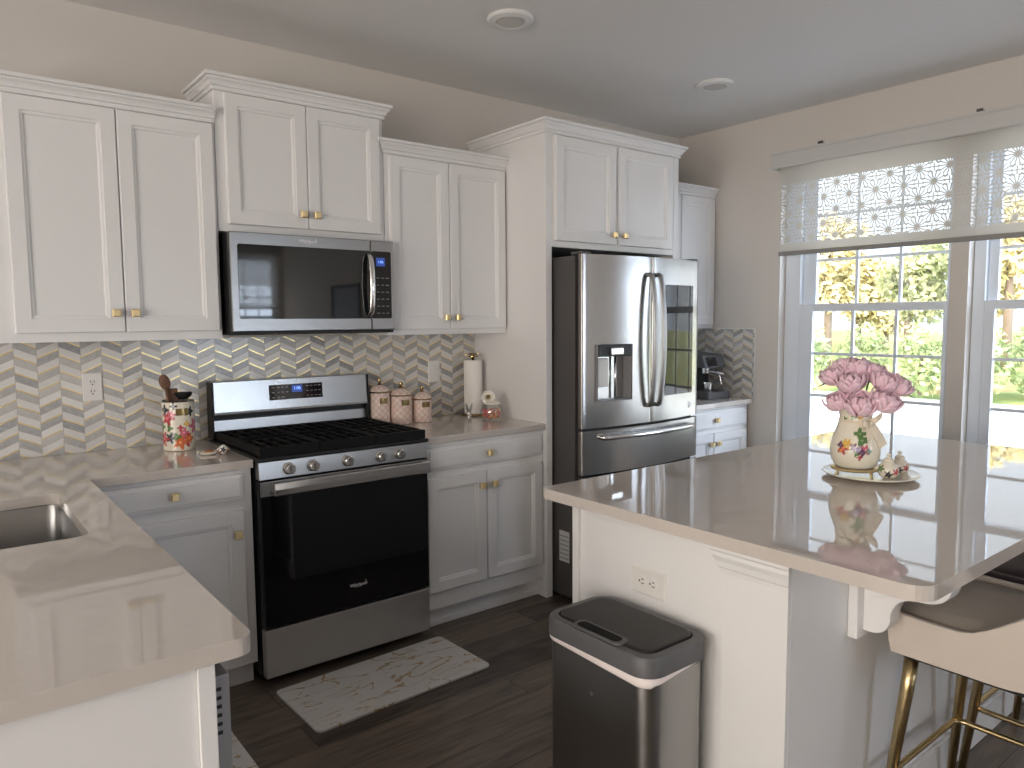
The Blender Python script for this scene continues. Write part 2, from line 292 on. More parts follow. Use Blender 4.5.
# ---------------------------------------------------------------- mesh helpers
ORG = {}
def rrect(x0, x1, y0, y1, r, n=5):
    pts = []
    for cx, cy, a0 in ((x1-r, y1-r, 0), (x0+r, y1-r, 90), (x0+r, y0+r, 180), (x1-r, y0+r, 270)):
        for k in range(n+1):
            a = radians(a0+90*k/n); pts.append((cx+r*cos(a), cy+r*sin(a)))
    return pts
def smoothed(pts, n=6):
    P = [Vector(p) for p in pts]; out = []
    for i in range(len(P)-1):
        a = P[max(i-1, 0)]; b = P[i]; c = P[i+1]; d = P[min(i+2, len(P)-1)]
        for k in range(n):
            s = k/n; out.append(.5*((2*b)+(-a+c)*s+(2*a-5*b+4*c-d)*s*s+(-a+3*b-3*c+d)*s**3))
    out.append(P[-1]); return out
class MB:
    def __init__(s): s.bm = bmesh.new()
    def v(s, p): return s.bm.verts.new(p)
    def f(s, vs):
        try: return s.bm.faces.new(vs)
        except ValueError: return None
    def box(s, x0, x1, y0, y1, z0, z1):
        v = [s.v((x, y, z)) for z in (z0, z1) for y in (y0, y1) for x in (x0, x1)]
        for q in ((0, 2, 3, 1), (4, 5, 7, 6), (0, 1, 5, 4), (2, 6, 7, 3), (0, 4, 6, 2), (1, 3, 7, 5)): s.f([v[i] for i in q])
        return s
    def loops(s, L, cap0=True, cap1=True, closed=True):
        R = [[s.v(p) for p in l] for l in L]
        for a, b in zip(R, R[1:]):
            n = len(a)
            for i in range(n if closed else n-1): s.f((a[i], a[(i+1) % n], b[(i+1) % n], b[i]))
        if cap0: s.f(R[0][::-1])
        if cap1: s.f(R[-1])
        return s
    def prism(s, pts, axis, a, b):   # pts in the two other axes, in order
        def P(p, w):
            if axis == 'z': return (p[0], p[1], w)
            if axis == 'y': return (p[0], w, p[1])
            return (w, p[0], p[1])
        return s.loops([[P(p, a) for p in pts], [P(p, b) for p in pts]])
    def lathe(s, prof, c=(0, 0, 0), n=40, cap0=True, cap1=True, sx=1, sy=1):
        return s.loops([[(c[0]+r*sx*cos(2*pi*k/n), c[1]+r*sy*sin(2*pi*k/n), c[2]+z) for k in range(n)] for r, z in prof], cap0, cap1)
    def tube(s, pts, r, n=12, closed=False, flat=None):
        P = [Vector(p) for p in pts]; m = len(P); rs = r if isinstance(r, (list, tuple)) else [r]*m; L = []; prev = None
        for i in range(m):
            if closed: d = P[(i+1) % m]-P[i-1]
            else: d = P[min(i+1, m-1)]-P[max(i-1, 0)]
            d.normalize()
            if prev is None:
                a = Vector((0, 0, 1)) if abs(d.z) < .9 else Vector((0, 1, 0)); x = a.cross(d).normalized()
            else: x = (prev-d*prev.dot(d)).normalized()
            prev = x; y = d.cross(x)
            sx, sy = flat if flat else (1, 1)
            L.append([P[i]+x*cos(2*pi*k/n)*rs[i]*sx+y*sin(2*pi*k/n)*rs[i]*sy for k in range(n)])
        if closed: L.append(L[0])
        s.loops(L, not closed, not closed)
        if closed: bmesh.ops.remove_doubles(s.bm, verts=s.bm.verts[:], dist=1e-6)
        return s
    def ball(s, c, r, n=16, sc=(1, 1, 1)):
        m = n//2
        return s.loops([[(c[0]+r*sc[0]*sin(pi*i/m)*cos(2*pi*k/n), c[1]+r*sc[1]*sin(pi*i/m)*sin(2*pi*k/n), c[2]-r*sc[2]*cos(pi*i/m)) for k in range(n)] for i in [.08]+list(range(1, m))+[m-.08]])
    def panel(s, u0, u1, v0, v1, steps, M):   # framed front: list of (inset, depth)
        L = [[M(u, v, d) for u, v in ((u0+i, v0+i), (u1-i, v0+i), (u1-i, v1-i), (u0+i, v1-i))] for i, d in steps]
        return s.loops(L)
    def slab(s, outer, holes, z0, z1):
        top = []
        for ring in [outer]+holes:
            vs = [s.v((p[0], p[1], z1)) for p in ring]; top.append(vs)
            for i in range(len(vs)): s.bm.edges.new((vs[i], vs[(i+1) % len(vs)]))
        ed = [e for e in s.bm.edges if not e.link_faces]
        res = bmesh.ops.triangle_fill(s.bm, use_beauty=True, use_dissolve=False, edges=ed)
        fs = [f for f in res['geom'] if isinstance(f, bmesh.types.BMFace)]
        mp = {}
        for ring in top:
            for v in ring: mp[v] = s.v((v.co.x, v.co.y, z0))
        for f in fs: s.f([mp[v] for v in reversed(f.verts)])
        for ring in top:
            for i in range(len(ring)):
                a, b = ring[i], ring[(i+1) % len(ring)]; s.f((a, b, mp[b], mp[a]))
        return s
    def build(s, name, m, parent=None, bevel=0, smooth=False, seg=2, at=None, subsurf=0, solid=0, angle=35):
        bmesh.ops.recalc_face_normals(s.bm, faces=s.bm.faces[:])
        org = Vector(at) if at is not None else (ORG.get(parent.name, Vector((0, 0, 0))) if parent else Vector((0, 0, 0)))
        me = D.meshes.new(name)
        for v in s.bm.verts: v.co -= org
        s.bm.to_mesh(me); s.bm.free()
        me.materials.append(MATS[m] if isinstance(m, str) else m)
        o = D.objects.new(name, me); COL.objects.link(o)
        if parent:
            o.parent = parent; ORG[o.name] = org
            if at is not None: o.location = org-ORG.get(parent.name, Vector((0, 0, 0)))
        else: o.location = org; ORG[o.name] = org
        if smooth:
            for p in me.polygons: p.use_smooth = True
            if smooth == 'auto': me.set_sharp_from_angle(angle=radians(angle))
        if solid:
            q = o.modifiers.new('t', 'SOLIDIFY'); q.thickness = solid; q.offset = 0
        if bevel:
            q = o.modifiers.new('b', 'BEVEL'); q.width = bevel; q.segments = seg; q.limit_method = 'ANGLE'; q.angle_limit = radians(32); q.harden_normals = False
        if subsurf:
            q = o.modifiers.new('s', 'SUBSURF'); q.levels = subsurf; q.render_levels = subsurf
        return o
def tag(o, label, cat, group=None):
    o['label'] = label; o['category'] = cat
    if group: o['group'] = group
    return o
def thing(name, loc, label, cat, group=None):
    o = D.objects.new(name, None); COL.objects.link(o); o.location = loc; o.empty_display_size = .1
    ORG[o.name] = Vector(loc); return tag(o, label, cat, group)
def struct(mb, name, m, **k):
    o = mb.build(name, m, **k); o['kind'] = 'structure'; return o
def dup(o, parent=None):
    c = o.copy(); COL.objects.link(c)
    if parent: c.parent = parent
    for ch in [x for x in D.objects if x.parent == o]: dup(ch, c)
    return c
def bake(o):       # apply modifiers
    dg = bpy.context.evaluated_depsgraph_get(); me = D.meshes.new_from_object(o.evaluated_get(dg)); o.modifiers.clear(); o.data = me
def cut(o, boxes):
    for bx in boxes:
        c = MB().box(*bx).build('cutter', 'black_matte'); c.location -= o.location if o.parent is None else Vector((0, 0, 0))
        if o.parent: c.location = Vector((0, 0, 0)); c.data.transform(Matrix.Translation(-ORG[o.name])); c.parent = o.parent
        q = o.modifiers.new('c', 'BOOLEAN'); q.operation = 'DIFFERENCE'; q.object = c; q.solver = 'EXACT'
        bpy.context.view_layer.update(); bake(o); D.objects.remove(c)
def text(s, name, size, m, parent, loc, rot, depth=.0008, italic=0):
    cu = D.curves.new(name, 'FONT'); cu.body = s; cu.size = size; cu.extrude = depth; cu.align_x = 'CENTER'; cu.align_y = 'CENTER'; cu.shear = italic
    t = D.objects.new('tmp', cu); COL.objects.link(t); bpy.context.view_layer.update()
    dg = bpy.context.evaluated_depsgraph_get(); me = D.meshes.new_from_object(t.evaluated_get(dg)); D.objects.remove(t)
    me.materials.clear(); me.materials.append(MATS[m]); o = D.objects.new(name, me); COL.objects.link(o)
    o.parent = parent; o.location = Vector(loc)-ORG[parent.name]; o.rotation_euler = rot; ORG[o.name] = Vector(loc); return o
SOUTH = (radians(90), 0, 0)
def MS(yf): return lambda u, v, d: (u, yf+d, v)        # front facing -y
def ME(xf): return lambda u, v, d: (xf-d, u, v)        # front facing +x
def MW(xf): return lambda u, v, d: (xf+d, u, v)        # front facing -x
T = .02
SHAKER = [(0, T), (0, .003), (.003, 0), (.050, 0), (.052, .004), (.060, .006), (.064, .012)]
DRAWER = [(0, T), (0, .006), (.003, .0045), (.011, .0035), (.014, 0)]
def knob(parent, M, u, v):
    mb = MB(); mb.loops([[M(u+a*cos(2*pi*k/10), v+a*sin(2*pi*k/10), d) for k in range(10)] for a, d in ((.008, 0), (.006, -.006), (.006, -.015))])
    h = .0145
    mb.loops([[M(u+x*a, v+y*a, d) for x, y in ((-1, -1), (1, -1), (1, 1), (-1, 1))] for a, d in ((h*.8, -.012), (h, -.015), (h, -.024), (h*.72, -.029))])
    return mb.build('knob', 'gold', parent)
def door(parent, M, u0, u1, v0, v1, ku, kv, m='cabinet_white'):
    d = MB().panel(u0, u1, v0, v1, SHAKER, M).build('door', m, parent); knob(d, M, ku, kv); return d
def drawer(parent, M, u0, u1, v0, v1, m='cabinet_white', k=True):
    d = MB().panel(u0, u1, v0, v1, DRAWER, M).build('drawer', m, parent)
    if k: knob(d, M, (u0+u1)/2, (v0+v1)/2)
    return d
CROWN = [(0, 0), (.009, 0), (.009, .010), (.005, .012), (.005, .016), (.014, .018), (.015, .025), (.020, .033), (.028, .040), (.029, .044), (.025, .046), (.025, .048), (.037, .050), (.038, .062), (0, .062)]
def crown(parent, x0, x1, yf, z, yl=-.001, yr=-.001, left=True, right=True, om=1.):
    L = []
    for o, h in CROWN:
        o *= om; a = x0-(o if left else 0); b = x1+(o if right else 0)
        L.append([(a, yl, z+h), (a, yf-o, z+h), (b, yf-o, z+h), (b, yr, z+h)])
    mb = MB(); n = len(L); R = [[mb.v(p) for p in l] for l in L]
    for i in range(n):
        a, b = R[i], R[(i+1) % n]
        for j in range(3): mb.f((a[j], a[j+1], b[j+1], b[j]))
    mb.f([r[0] for r in R]); mb.f([r[3] for r in R][::-1])
    return mb.build('crown_moulding', 'cabinet_white', parent)
W_ = 'cabinet_white'

# ---------------------------------------------------------------- room shell
struct(MB().box(XL-.2, XR+.12, YF-.2, .2, -.12, 0), 'floor', 'wood_floor')
struct(MB().box(XL-.2, XR+.12, YF-.2, .2, ZC, ZC+.12), 'ceiling', 'ceiling_paint')
struct(MB().box(XL-.2, XR+.12, 0, .2, 0, ZC), 'wall_back', 'wall_paint')
WT = .12
def wall_x(name, x0, x1, y0, y1, holes, m='wall_paint'):   # wall along y with openings (ya, yb, za, zb)
    mb = MB(); cuts = sorted(holes); y = y0
    for ya, yb, za, zb in cuts:
        mb.box(x0, x1, y, ya, 0, ZC); mb.box(x0, x1, ya, yb, 0, za); mb.box(x0, x1, ya, yb, zb, ZC); y = yb
    mb.box(x0, x1, y, y1, 0, ZC); return struct(mb, name, m)
W1 = (-1.797, -.805); W2 = (-2.86, -1.885); WZ = (.610, 2.42)
wall_x('wall_right', XR, XR+WT, YF, 0, [(W2[0], W2[1], *WZ), (W1[0], W1[1], *WZ)])
wall_x('wall_left', XL-WT, XL, YF, 0, [(-6.3, -1.9, .2, 2.5)])
FW = (1.75, 3.2, .6, 2.42)
mb = MB(); mb.box(XL, FW[0], YF-WT, YF, 0, ZC).box(FW[1], XR, YF-WT, YF, 0, ZC).box(FW[0], FW[1], YF-WT, YF, 0, FW[2]).box(FW[0], FW[1], YF-WT, YF, FW[3], ZC); struct(mb, 'wall_front', 'wall_paint')

def window_unit(name, map3, a0, a1, z0, z1, left_w, right_w, sill=True):
    """double hung window; map3(a, d, z): a along the wall, d outward from the inner wall face"""
    def bx(mb, a, b, d0, d1, za, zb):
        p = map3(a, d0, za); q = map3(b, d1, zb); mb.box(*(sorted((p[0], q[0]))+sorted((p[1], q[1]))+[za, zb]))
    root = MB(); e = .002
    bx(root, a0+e, a0+left_w*.55, .065, .13, z0+e, z1-e); bx(root, a1-right_w*.55, a1-e, .065, .13, z0+e, z1-e)
    bx(root, a0+e, a1-e, .065, .13, z1-.05, z1-e); bx(root, a0+e, a1-e, .065, .13, z0+e, z0+.04)
    r = struct(root, name, 'frame_white', bevel=.003)
    def sash(za, zb, d, rail_b, rail_t):
        mb = MB(); s0 = a0+left_w*.55+.001; s1 = a1-right_w*.55-.001; i0 = a0+left_w; i1 = a1-right_w
        bx(mb, s0, i0, d, d+.03, za, zb); bx(mb, i1, s1, d, d+.03, za, zb); bx(mb, i0, i1, d, d+.03, za, za+rail_b); bx(mb, i0, i1, d, d+.03, zb-rail_t, zb)
        sh = mb.build('sash', 'frame_white', r, bevel=.002)
        mu = MB()
        for k in (1, 2):
            c = i0+(i1-i0)*k/3; bx(mu, c-.008, c+.008, d+.006, d+.024, za+rail_b, zb-rail_t)
            c = za+rail_b+(zb-rail_t-za-rail_b)*k/3; bx(mu, i0, i1, d+.008, d+.022, c-.008, c+.008)
        mu.build('muntins', 'frame_white', sh)
        gl = MB(); bx(gl, i0+.001, i1-.001, d+.013, d+.017, za+rail_b+.001, zb-rail_t-.001); gl.build('pane', 'pane_glass', sh)
    zm = 1.50 if z0 < 2.31 else (z0+z1)/2
    sash(z0+.041, zm+.024, .066, .05, .045); sash(zm-.022, z1-.051, .098, .045, .04)
    if sill:
        sb = MB(); p = map3(a0-.03, -.05, z0-.03); q = map3(a1+.03, .064, z0-.001); sb.box(*(sorted((p[0], q[0]))+sorted((p[1], q[1]))+[z0-.03, z0-.001]))
    return r
east = lambda a, d, z: (XR+d, a, z)
window_unit('window_1', east, W1[0], W1[1], *WZ, .05, .19)
window_unit('window_2', east, W2[0], W2[1], *WZ, .10, .107)
window_unit('window_3', lambda a, d, z: (a, YF-d, z), FW[0], (FW[0]+FW[1])/2-.01, FW[2], FW[3], .06, .06)
window_unit('window_4', lambda a, d, z: (a, YF-d, z), (FW[0]+FW[1])/2+.01, FW[1], FW[2], FW[3], .06, .06)
# window stool and apron under the pair
struct(MB().box(XR-.045, XR-.001, W2[0]-.04, W1[1]+.045, WZ[0]-.03, WZ[0]-.002).box(XR-.014, XR-.001, W2[0]-.02, W1[1]+.025, WZ[0]-.11, WZ[0]-.031), 'trim_1', 'trim_white', bevel=.003)
# unseen living-side glazing, added to let warm light in
mb = MB()
for y in (-6.3, -4.86, -3.42, -1.98): mb.box(XL-.09, XL-.03, y, y+.08, .2, 2.5)
mb.box(XL-.09, XL-.03, -6.22, -1.98, .2, .28).box(XL-.09, XL-.03, -6.22, -1.98, 2.42, 2.5)
w5 = struct(mb, 'window_5', 'trim_white')
mb = MB()
for y in (-6.22, -4.78, -3.34): mb.box(XL-.064, XL-.058, y+.002, y+1.358, .282, 2.418)
mb.build('pane', 'pane_glass', w5)
# baseboards
struct(MB().box(XR-.015, XR-.001, YF+.02, -.66, .001, .11), 'baseboard_right', 'trim_white', bevel=.003)
struct(MB().box(XL+.001, XL+.015, YF+.02, -.02, .001, .11), 'baseboard_left', 'trim_white', bevel=.003)
struct(MB().box(XL+.02, XR-.02, YF+.001, YF+.015, .001, .11), 'baseboard_front', 'trim_white', bevel=.003)
struct(MB().box(XL+.02, -1.25, -.015, -.001, .001, .11), 'baseboard_back', 'trim_white', bevel=.003)

# tiled splashbacks
CT = .914; TH = .032; CB = CT-TH
struct(MB().box(-1.22, 1.4825, -.010, -.001, CT+.001, 1.3705), 'trim_2', 'chevron_x')
struct(MB().box(2.53, XR-.011, -.010, -.001, CT+.001, 1.3705), 'trim_3', 'chevron_x')
struct(MB().box(XR-.010, XR-.001, -.640, -.001, CT+.001, 1.368), 'trim_4', 'chevron_y')
struct(MB().box(XR-.012, XR-.001, -.647, -.641, CT+.001, 1.374).box(XR-.012, XR-.001, -.641, -.335, 1.369, 1.374), 'trim_5', 'trim_white')

# ---------------------------------------------------------------- wall cabinets
def wall_cab(x0, x1, z0, z1, label, doors, yd=-.305, light=True):
    t = thing('wall_cabinet', ((x0+x1)/2, 0, z0), label, 'cabinet')
    MB().box(x0, x1, yd, -.002, z0, z1).build('body', W_, t, bevel=.0015)
    for (a, b, za, zb, ku, kv) in doors: door(t, MS(yd-T-.0005), a, b, za, zb, ku, kv)
    return t
t = wall_cab(-.762, -.003, 1.372, 2.238, 'white two-door wall cabinet hanging over the wall outlet and floral crock',
             [(-.716, -.366, 1.406, 2.232, -.398, 1.478), (-.362, -.016, 1.406, 2.232, -.332, 1.478)])
crown(t, -.762, -.003, -.305, 2.238, right=False)
t = wall_cab(-.001, .759, 1.812, 2.372, 'short raised white cabinet directly above the microwave with two gold knobs',
             [(.036, .378, 1.842, 2.366, .350, 1.902), (.382, .733, 1.842, 2.366, .412, 1.902)])
crown(t, -.001, .759, -.305, 2.372, yl=-.001)
t = wall_cab(.762, 1.4825, 1.372, 2.222, 'white two-door wall cabinet hanging over the pink canisters and paper towels',
             [(.783, 1.113, 1.398, 2.214, 1.083, 1.455), (1.118, 1.468, 1.398, 2.214, 1.150, 1.455)])
crown(t, .762, 1.4825, -.305, 2.222, yl=-.3065, left=True, right=False)
t = wall_cab(2.532, 3.277, 1.372, 2.245, 'white wall cabinet in the corner beyond the refrigerator',
             [(2.556, 2.906, 1.398, 2.237, 2.872, 1.437), (2.911, 3.262, 1.398, 2.237, 2.945, 1.437)])
crown(t, 2.532, 3.277, -.305, 2.245, right=False, left=False)
# refrigerator surround: tall panel, over-fridge cabinet
t = thing('refrigerator_cabinet', (2.0, -.3, 0), 'deep white surround with two-door cabinet above the stainless refrigerator', 'cabinet')
MB().box(1.484, 1.524, -.628, -.002, .001, 2.360).build('side_panel', W_, t, bevel=.0015)
MB().box(2.458, 2.500, -.628, -.002, .001, 2.360).build('side_panel', W_, t, bevel=.0015)
MB().box(1.525, 2.457, -.628, -.002, 1.805, 2.360).build('body', W_, t, bevel=.0015)
door(t, MS(-.6485), 1.538, 1.966, 1.836, 2.352, 1.942, 1.885); door(t, MS(-.6485), 1.994, 2.430, 1.836, 2.352, 2.020, 1.885)
crown(t, 1.484, 2.500, -.628, 2.360)

# ---------------------------------------------------------------- base cabinets
def base_body(t, x0, x1, yf=-.60, zt=CB-.001):
    MB().prism([(-.012, .10), (yf, .10), (yf, zt), (-.012, zt)], 'x', x0, x1).build('body', W_, t, bevel=.0015)
    MB().box(x0, x1, yf+.06, yf+.075, .001, .099).build('toe_kick', W_, t)
YD = -.6205
t = thing('base_cabinet', (1.13, -.3, 0), 'white base cabinet with wide drawer and two doors between the range and refrigerator', 'cabinet')
base_body(t, .764, 1.4825)
drawer(t, MS(YD), .780, 1.464, .757, .862); door(t, MS(YD), .780, 1.110, .186, .722, 1.078, .655); door(t, MS(YD), 1.118, 1.464, .186, .722, 1.150, .655)
MB().box(.764, 1.4825, -.550, -.541, .002, .085).box(.764, 1.4825, -.556, -.541, .002, .03).build('shoe_moulding', W_, t)
t = thing('base_cabinet', (-.30, -.3, 0), 'white base cabinet with one drawer and door beside the range and sink corner', 'cabinet')
base_body(t, -.598, -.008)
drawer(t, MS(YD), -.545, -.045, .765, .862); door(t, MS(YD), -.545, -.045, .186, .722, -.075, .632)
t = thing('base_cabinet', (2.9, -.3, 0), 'white corner base cabinet with drawer and doors beyond the refrigerator', 'cabinet')
base_body(t, 2.532, XR-.018)
drawer(t, MS(YD), 2.560, 3.238, .745, .862); door(t, MS(YD), 2.560, 2.882, .186, .720, 2.852, .655); door(t, MS(YD), 2.890, 3.238, .186, .720, 2.920, .655)
# sink run along the peninsula (fronts face the range aisle)
t = thing('sink_cabinet', (-.9, -1.1, 0), 'white sink base cabinet of the peninsula with two doors facing the range aisle', 'cabinet')
mb = MB(); mb.box(-1.20, -.605, -1.598, -1.580, .10, CB-.001).box(-1.20, -.605, -.640, -.622, .10, CB-.001).box(-1.20, -1.182, -1.579, -.641, .10, CB-.001).box(-.623, -.605, -1.579, -.641, .10, CB-.001).box(-1.181, -.624, -1.579, -.641, .10, .118)
mb.build('body', W_, t)
MB().box(-.68, -.665, -1.598, -.622, .001, .099).build('toe_kick', W_, t)
drawer(t, ME(-.584), -1.575, -.66, .757, .862, k=False); door(t, ME(-.584), -1.575, -1.12, .186, .722, -1.15, .655); door(t, ME(-.584), -1.11, -.66, .186, .722, -1.08, .655)
# dishwasher and end panel
t = thing('dishwasher', (-.9, -1.9, 0), 'gray dishwasher with vented door edge at the end of the peninsula', 'dishwasher')
MB().box(-1.19, -.632, -2.178, -1.604, .05, .850).build('body', 'appliance_gray', t)
dd = MB().box(-.630, -.592, -2.186, -1.604, .10, .842).build('door', 'painted_gray', t, bevel=.003)
mb = MB()
for k in range(6): mb.box(-.627, -.607, -2.1875, -2.1862, .822-.0155*k-.006, .822-.0155*k)
mb.build('vent', 'slot_dark', dd)
MB().box(-.5915, -.590, -2.02, -1.77, .772, .806).build('pocket_handle', 'black_matte', dd)
MB().box(-.68, -.665, -2.178, -1.604, .002, .098).build('toe_kick', 'black_matte', t)
t = tag(MB().box(-1.20, -.650, -2.205, -2.190, .001, CB-.001).box(-.650, -.622, -2.212, -2.190, .001, CB-.001).build('end_panel', W_, bevel=.0015, at=(-.9, -2.2, 0)), 'plain white end panel closing the peninsula beside the dishwasher', 'panel')

# ---------------------------------------------------------------- countertops
def arc(cx, cy, r, a0, a1, n=6): return [(cx+r*cos(radians(a0+(a1-a0)*k/n)), cy+r*sin(radians(a0+(a1-a0)*k/n))) for k in range(n+1)]
XP = -.559; YP = -2.225; YC = -.626
out = [(-1.235, -.011), (-.006, -.011), (-.006, YC)] + [(XP, YC)] + arc(XP-.028, YP+.028, .028, 0, -90) + arc(-1.235+.02, YP+.02, .02, -90, -180)
sink_hole = rrect(-1.10, -.672, -1.372, -.790, .035)
tag(MB().slab(out, [sink_hole[::-1]], CB, CT).build('countertop', 'quartz', bevel=.004, at=(-.9, -1.1, CB)), 'L-shaped beige quartz peninsula countertop with the undermount sink', 'countertop')
tag(MB().slab([(.7625, -.011), (1.4830, -.011), (1.4830, YC), (.7625, YC)], [], CB, CT).build('countertop', 'quartz', bevel=.004, at=(1.13, -.3, CB)), 'short beige quartz countertop between the range and refrigerator under canisters', 'countertop')
tag(MB().slab([(2.531, -.011), (XR-.011, -.011), (XR-.011, -.640), (2.531, -.640)], [], CB, CT).build('countertop', 'quartz', bevel=.004, at=(2.9, -.3, CB)), 'quartz countertop holding the coffee machine beyond the refrigerator', 'countertop')
# sink
t = thing('kitchen_sink', (-.886, -1.08, .68), 'undermount stainless steel sink basin set in the peninsula countertop', 'sink')
def rr3(i, z, r): return [(p[0], p[1], z) for p in rrect(-1.10-i, -.672+i, -1.372-i, -.790+i, r)]
MB().loops([rr3(.02, CB-.001, .05), rr3(.004, CB-.001, .04), rr3(.002, CB-.004, .038), rr3(-.004, .70, .035), rr3(-.03, .676, .03), rr3(-.20, .672, .005), rr3(-.20, .668, .005), rr3(-.026, .672, .04), rr3(0, .70, .04), rr3(.006, CB-.008, .045), rr3(.02, CB-.006, .05)], cap0=False, cap1=False).build('basin', 'steel_dark', t, smooth='auto')
MB().lathe([(.001, .6735), (.03, .6735), (.042, .676), (.045, .6735), (.045, .665), (.02, .655), (.001, .655)], (-.886, -1.08, 0), 28).build('drain', 'steel_bright', t, smooth='auto')

# ---------------------------------------------------------------- range
t = thing('gas_range', (.38, -.34, 0), 'stainless steel freestanding gas range with black oven door and cooktop', 'range')
RX0, RX1 = .002, .757
MB().box(RX0, RX1, -.618, -.03, .04, .893).build('body', 'black_matte', t)
for fx in (RX0+.04, RX1-.08):
    for fz in (-.56, -.12): MB().box(fx, fx+.04, fz, fz+.04, .001, .039).build('foot', 'black_matte', t)
MB().box(RX0+.002, RX1-.002, -.660, -.620, .042, .237).build('storage_drawer', 'steel_satin', t, bevel=.004)
od = MB().box(RX0+.002, RX1-.002, -.655, -.620, .243, .828).build('oven_door', 'black_matte', t, bevel=.003)
MB().box(RX0+.004, RX1-.004, -.661, -.6555, .246, .768).build('door_glass', 'black_glass', od, bevel=.002)
MB().box(RX0+.004, RX1-.004, -.6635, -.6555, .769, .827).build('door_trim', 'steel', od, bevel=.002)
hb = MB(); hb.prism([(-.686, .769), (-.692, .773), (-.694, .796), (-.692, .820), (-.686, .823), (-.680, .796)], 'x', RX0+.048, RX1-.006); hb.box(RX0+.050, RX0+.073, -.686, -.664, .780, .814).box(RX1-.036, RX1-.013, -.686, -.664, .780, .814)
hb.build('handle', 'steel_bright', od, bevel=.002)
text('Whirlpool', 'logo', .019, 'logo_silver', od, (.405, -.6614, .335), SOUTH)
MB().tube(smoothed([(.381, -.6617, .332), (.394, -.6617, .326), (.423, -.6617, .330), (.439, -.6617, .347), (.434, -.6617, .350)]), .0005, 6).build('logo', 'logo_silver', od)
cp = MB().prism([(-.662, .834), (-.654, .903), (-.62, .903), (-.62, .834)], 'x', RX0, RX1).build('control_panel', 'steel_dark', t, bevel=.002)
for kx in (.121, .219, .370, .522, .613):
    mb = MB(); c = (kx, 0, .868)
    prof = ((.024, -.657), (.024, -.664), (.0205, -.666), (.0195, -.684), (.017, -.687))
    mb.loops([[(kx+r*cos(2*pi*k/24), y, .868+r*sin(2*pi*k/24)) for k in range(24)] for r, y in prof])
    kb = mb.build('knob', 'steel_bright', t, smooth='auto')
    MB().box(kx-.005, kx+.005, -.697, -.6872, .850, .886).build('grip', 'steel', kb, bevel=.003)
ct = MB().box(RX0-.0035, RX1+.0035, -.664, -.06, .9042, .920).build('cooktop', 'black_matte', t, bevel=.003)
for bx, by, br in ((.16, -.50, .045), (.60, -.50, .05), (.38, -.36, .04), (.16, -.20, .04), (.60, -.20, .036)):
    b = MB().lathe([(br*1.25, .9205), (br*1.25, .926), (br, .929), (br, .936), (br*.9, .939), (.001, .939)], (bx, by, 0), 24).build('burner', 'cast_iron', t, smooth='auto')
for gx0, gx1 in ((.010, .252), (.256, .503), (.507, .749)):
    mb = MB(); za, zb = .941, .958; ya, yb = -.655, -.085; w = .016
    mb.box(gx0, gx1, ya, ya+w, .9215, zb).box(gx0, gx1, yb-w, yb, .9215, zb).box(gx0, gx0+w, ya+w, yb-w, za-.012, zb).box(gx1-w, gx1, ya+w, yb-w, za-.012, zb)
    n = 4
    for k in range(1, n+1):
        x = gx0+(gx1-gx0)*k/(n+1); mb.box(x-.006, x+.006, ya+w, -.42, za, zb).box(x-.006, x+.006, -.335, yb-w, za, zb)
    for y in (-.52, -.42, -.335, -.20): mb.box(gx0+w, gx1-w, y-.006, y+.006, za-.001, zb-.001)
    mb.build('grate', 'cast_iron', t)
bg = MB().prism([(-.085, .925), (-.078, 1.005), (-.030, 1.005), (-.030, .895), (-.058, .895), (-.058, .925)], 'x', RX0+.004, RX1-.004).build('backguard', 'steel_dark', t, bevel=.002)
MB().prism([(-.070, 1.006), (-.070, 1.03), (-.032, 1.03), (-.032, 1.006)], 'x', RX0+.006, RX1-.006).build('vent_gap', 'black_matte', bg)
bp = MB().prism([(-.112, 1.030), (-.109, 1.042), (-.100, 1.178), (-.034, 1.178), (-.034, 1.030)], 'x', RX0+.006, RX1-.006).build('console', 'steel_mid', t, bevel=.003)
MB().box(RX0-.001, RX0+.005, -.108, -.031, .925, 1.176).build('console_end', 'black_matte', bp); MB().box(RX1-.005, RX1+.001, -.108, -.031, .925, 1.176).build('console_end', 'black_matte', bp)
def onback(x, z): return -.109+.009*(z-1.042)/.136
mb = MB(); mb.loops([[(x, onback(x, z)-d, z) for x, z in ((.256, 1.080), (.515, 1.080), (.515, 1.150), (.256, 1.150))] for d in (-.001, .0015)]); dp = mb.build('display_panel', 'black_glass', bp)
mb = MB(); mb.loops([[(x, onback(x, z)-d, z) for x, z in ((.364, 1.112), (.415, 1.112), (.415, 1.144), (.364, 1.144))] for d in (.0012, .0021)]); mb.build('screen', 'display_blue', dp)
tilt = (radians(90-3.8), 0, 0)
text('1:06', 'digits', .020, 'digit_blue', dp, (.390, onback(0, 1.130)-.0026, 1.130), tilt, .0003)
for x in (.275, .300, .320, .340, .440, .460, .480, .500):
    for z in (1.092, 1.115, 1.138):
        if (x, z) != (.34, 1.092): MB().loops([[(x+a, onback(x, z+b)-d, z+b) for a, b in ((-.006, -.0015), (.006, -.0015), (.006, .0015), (-.006, .0015))] for d in (.0012, .0019)]).build('key', 'print_gray', dp)


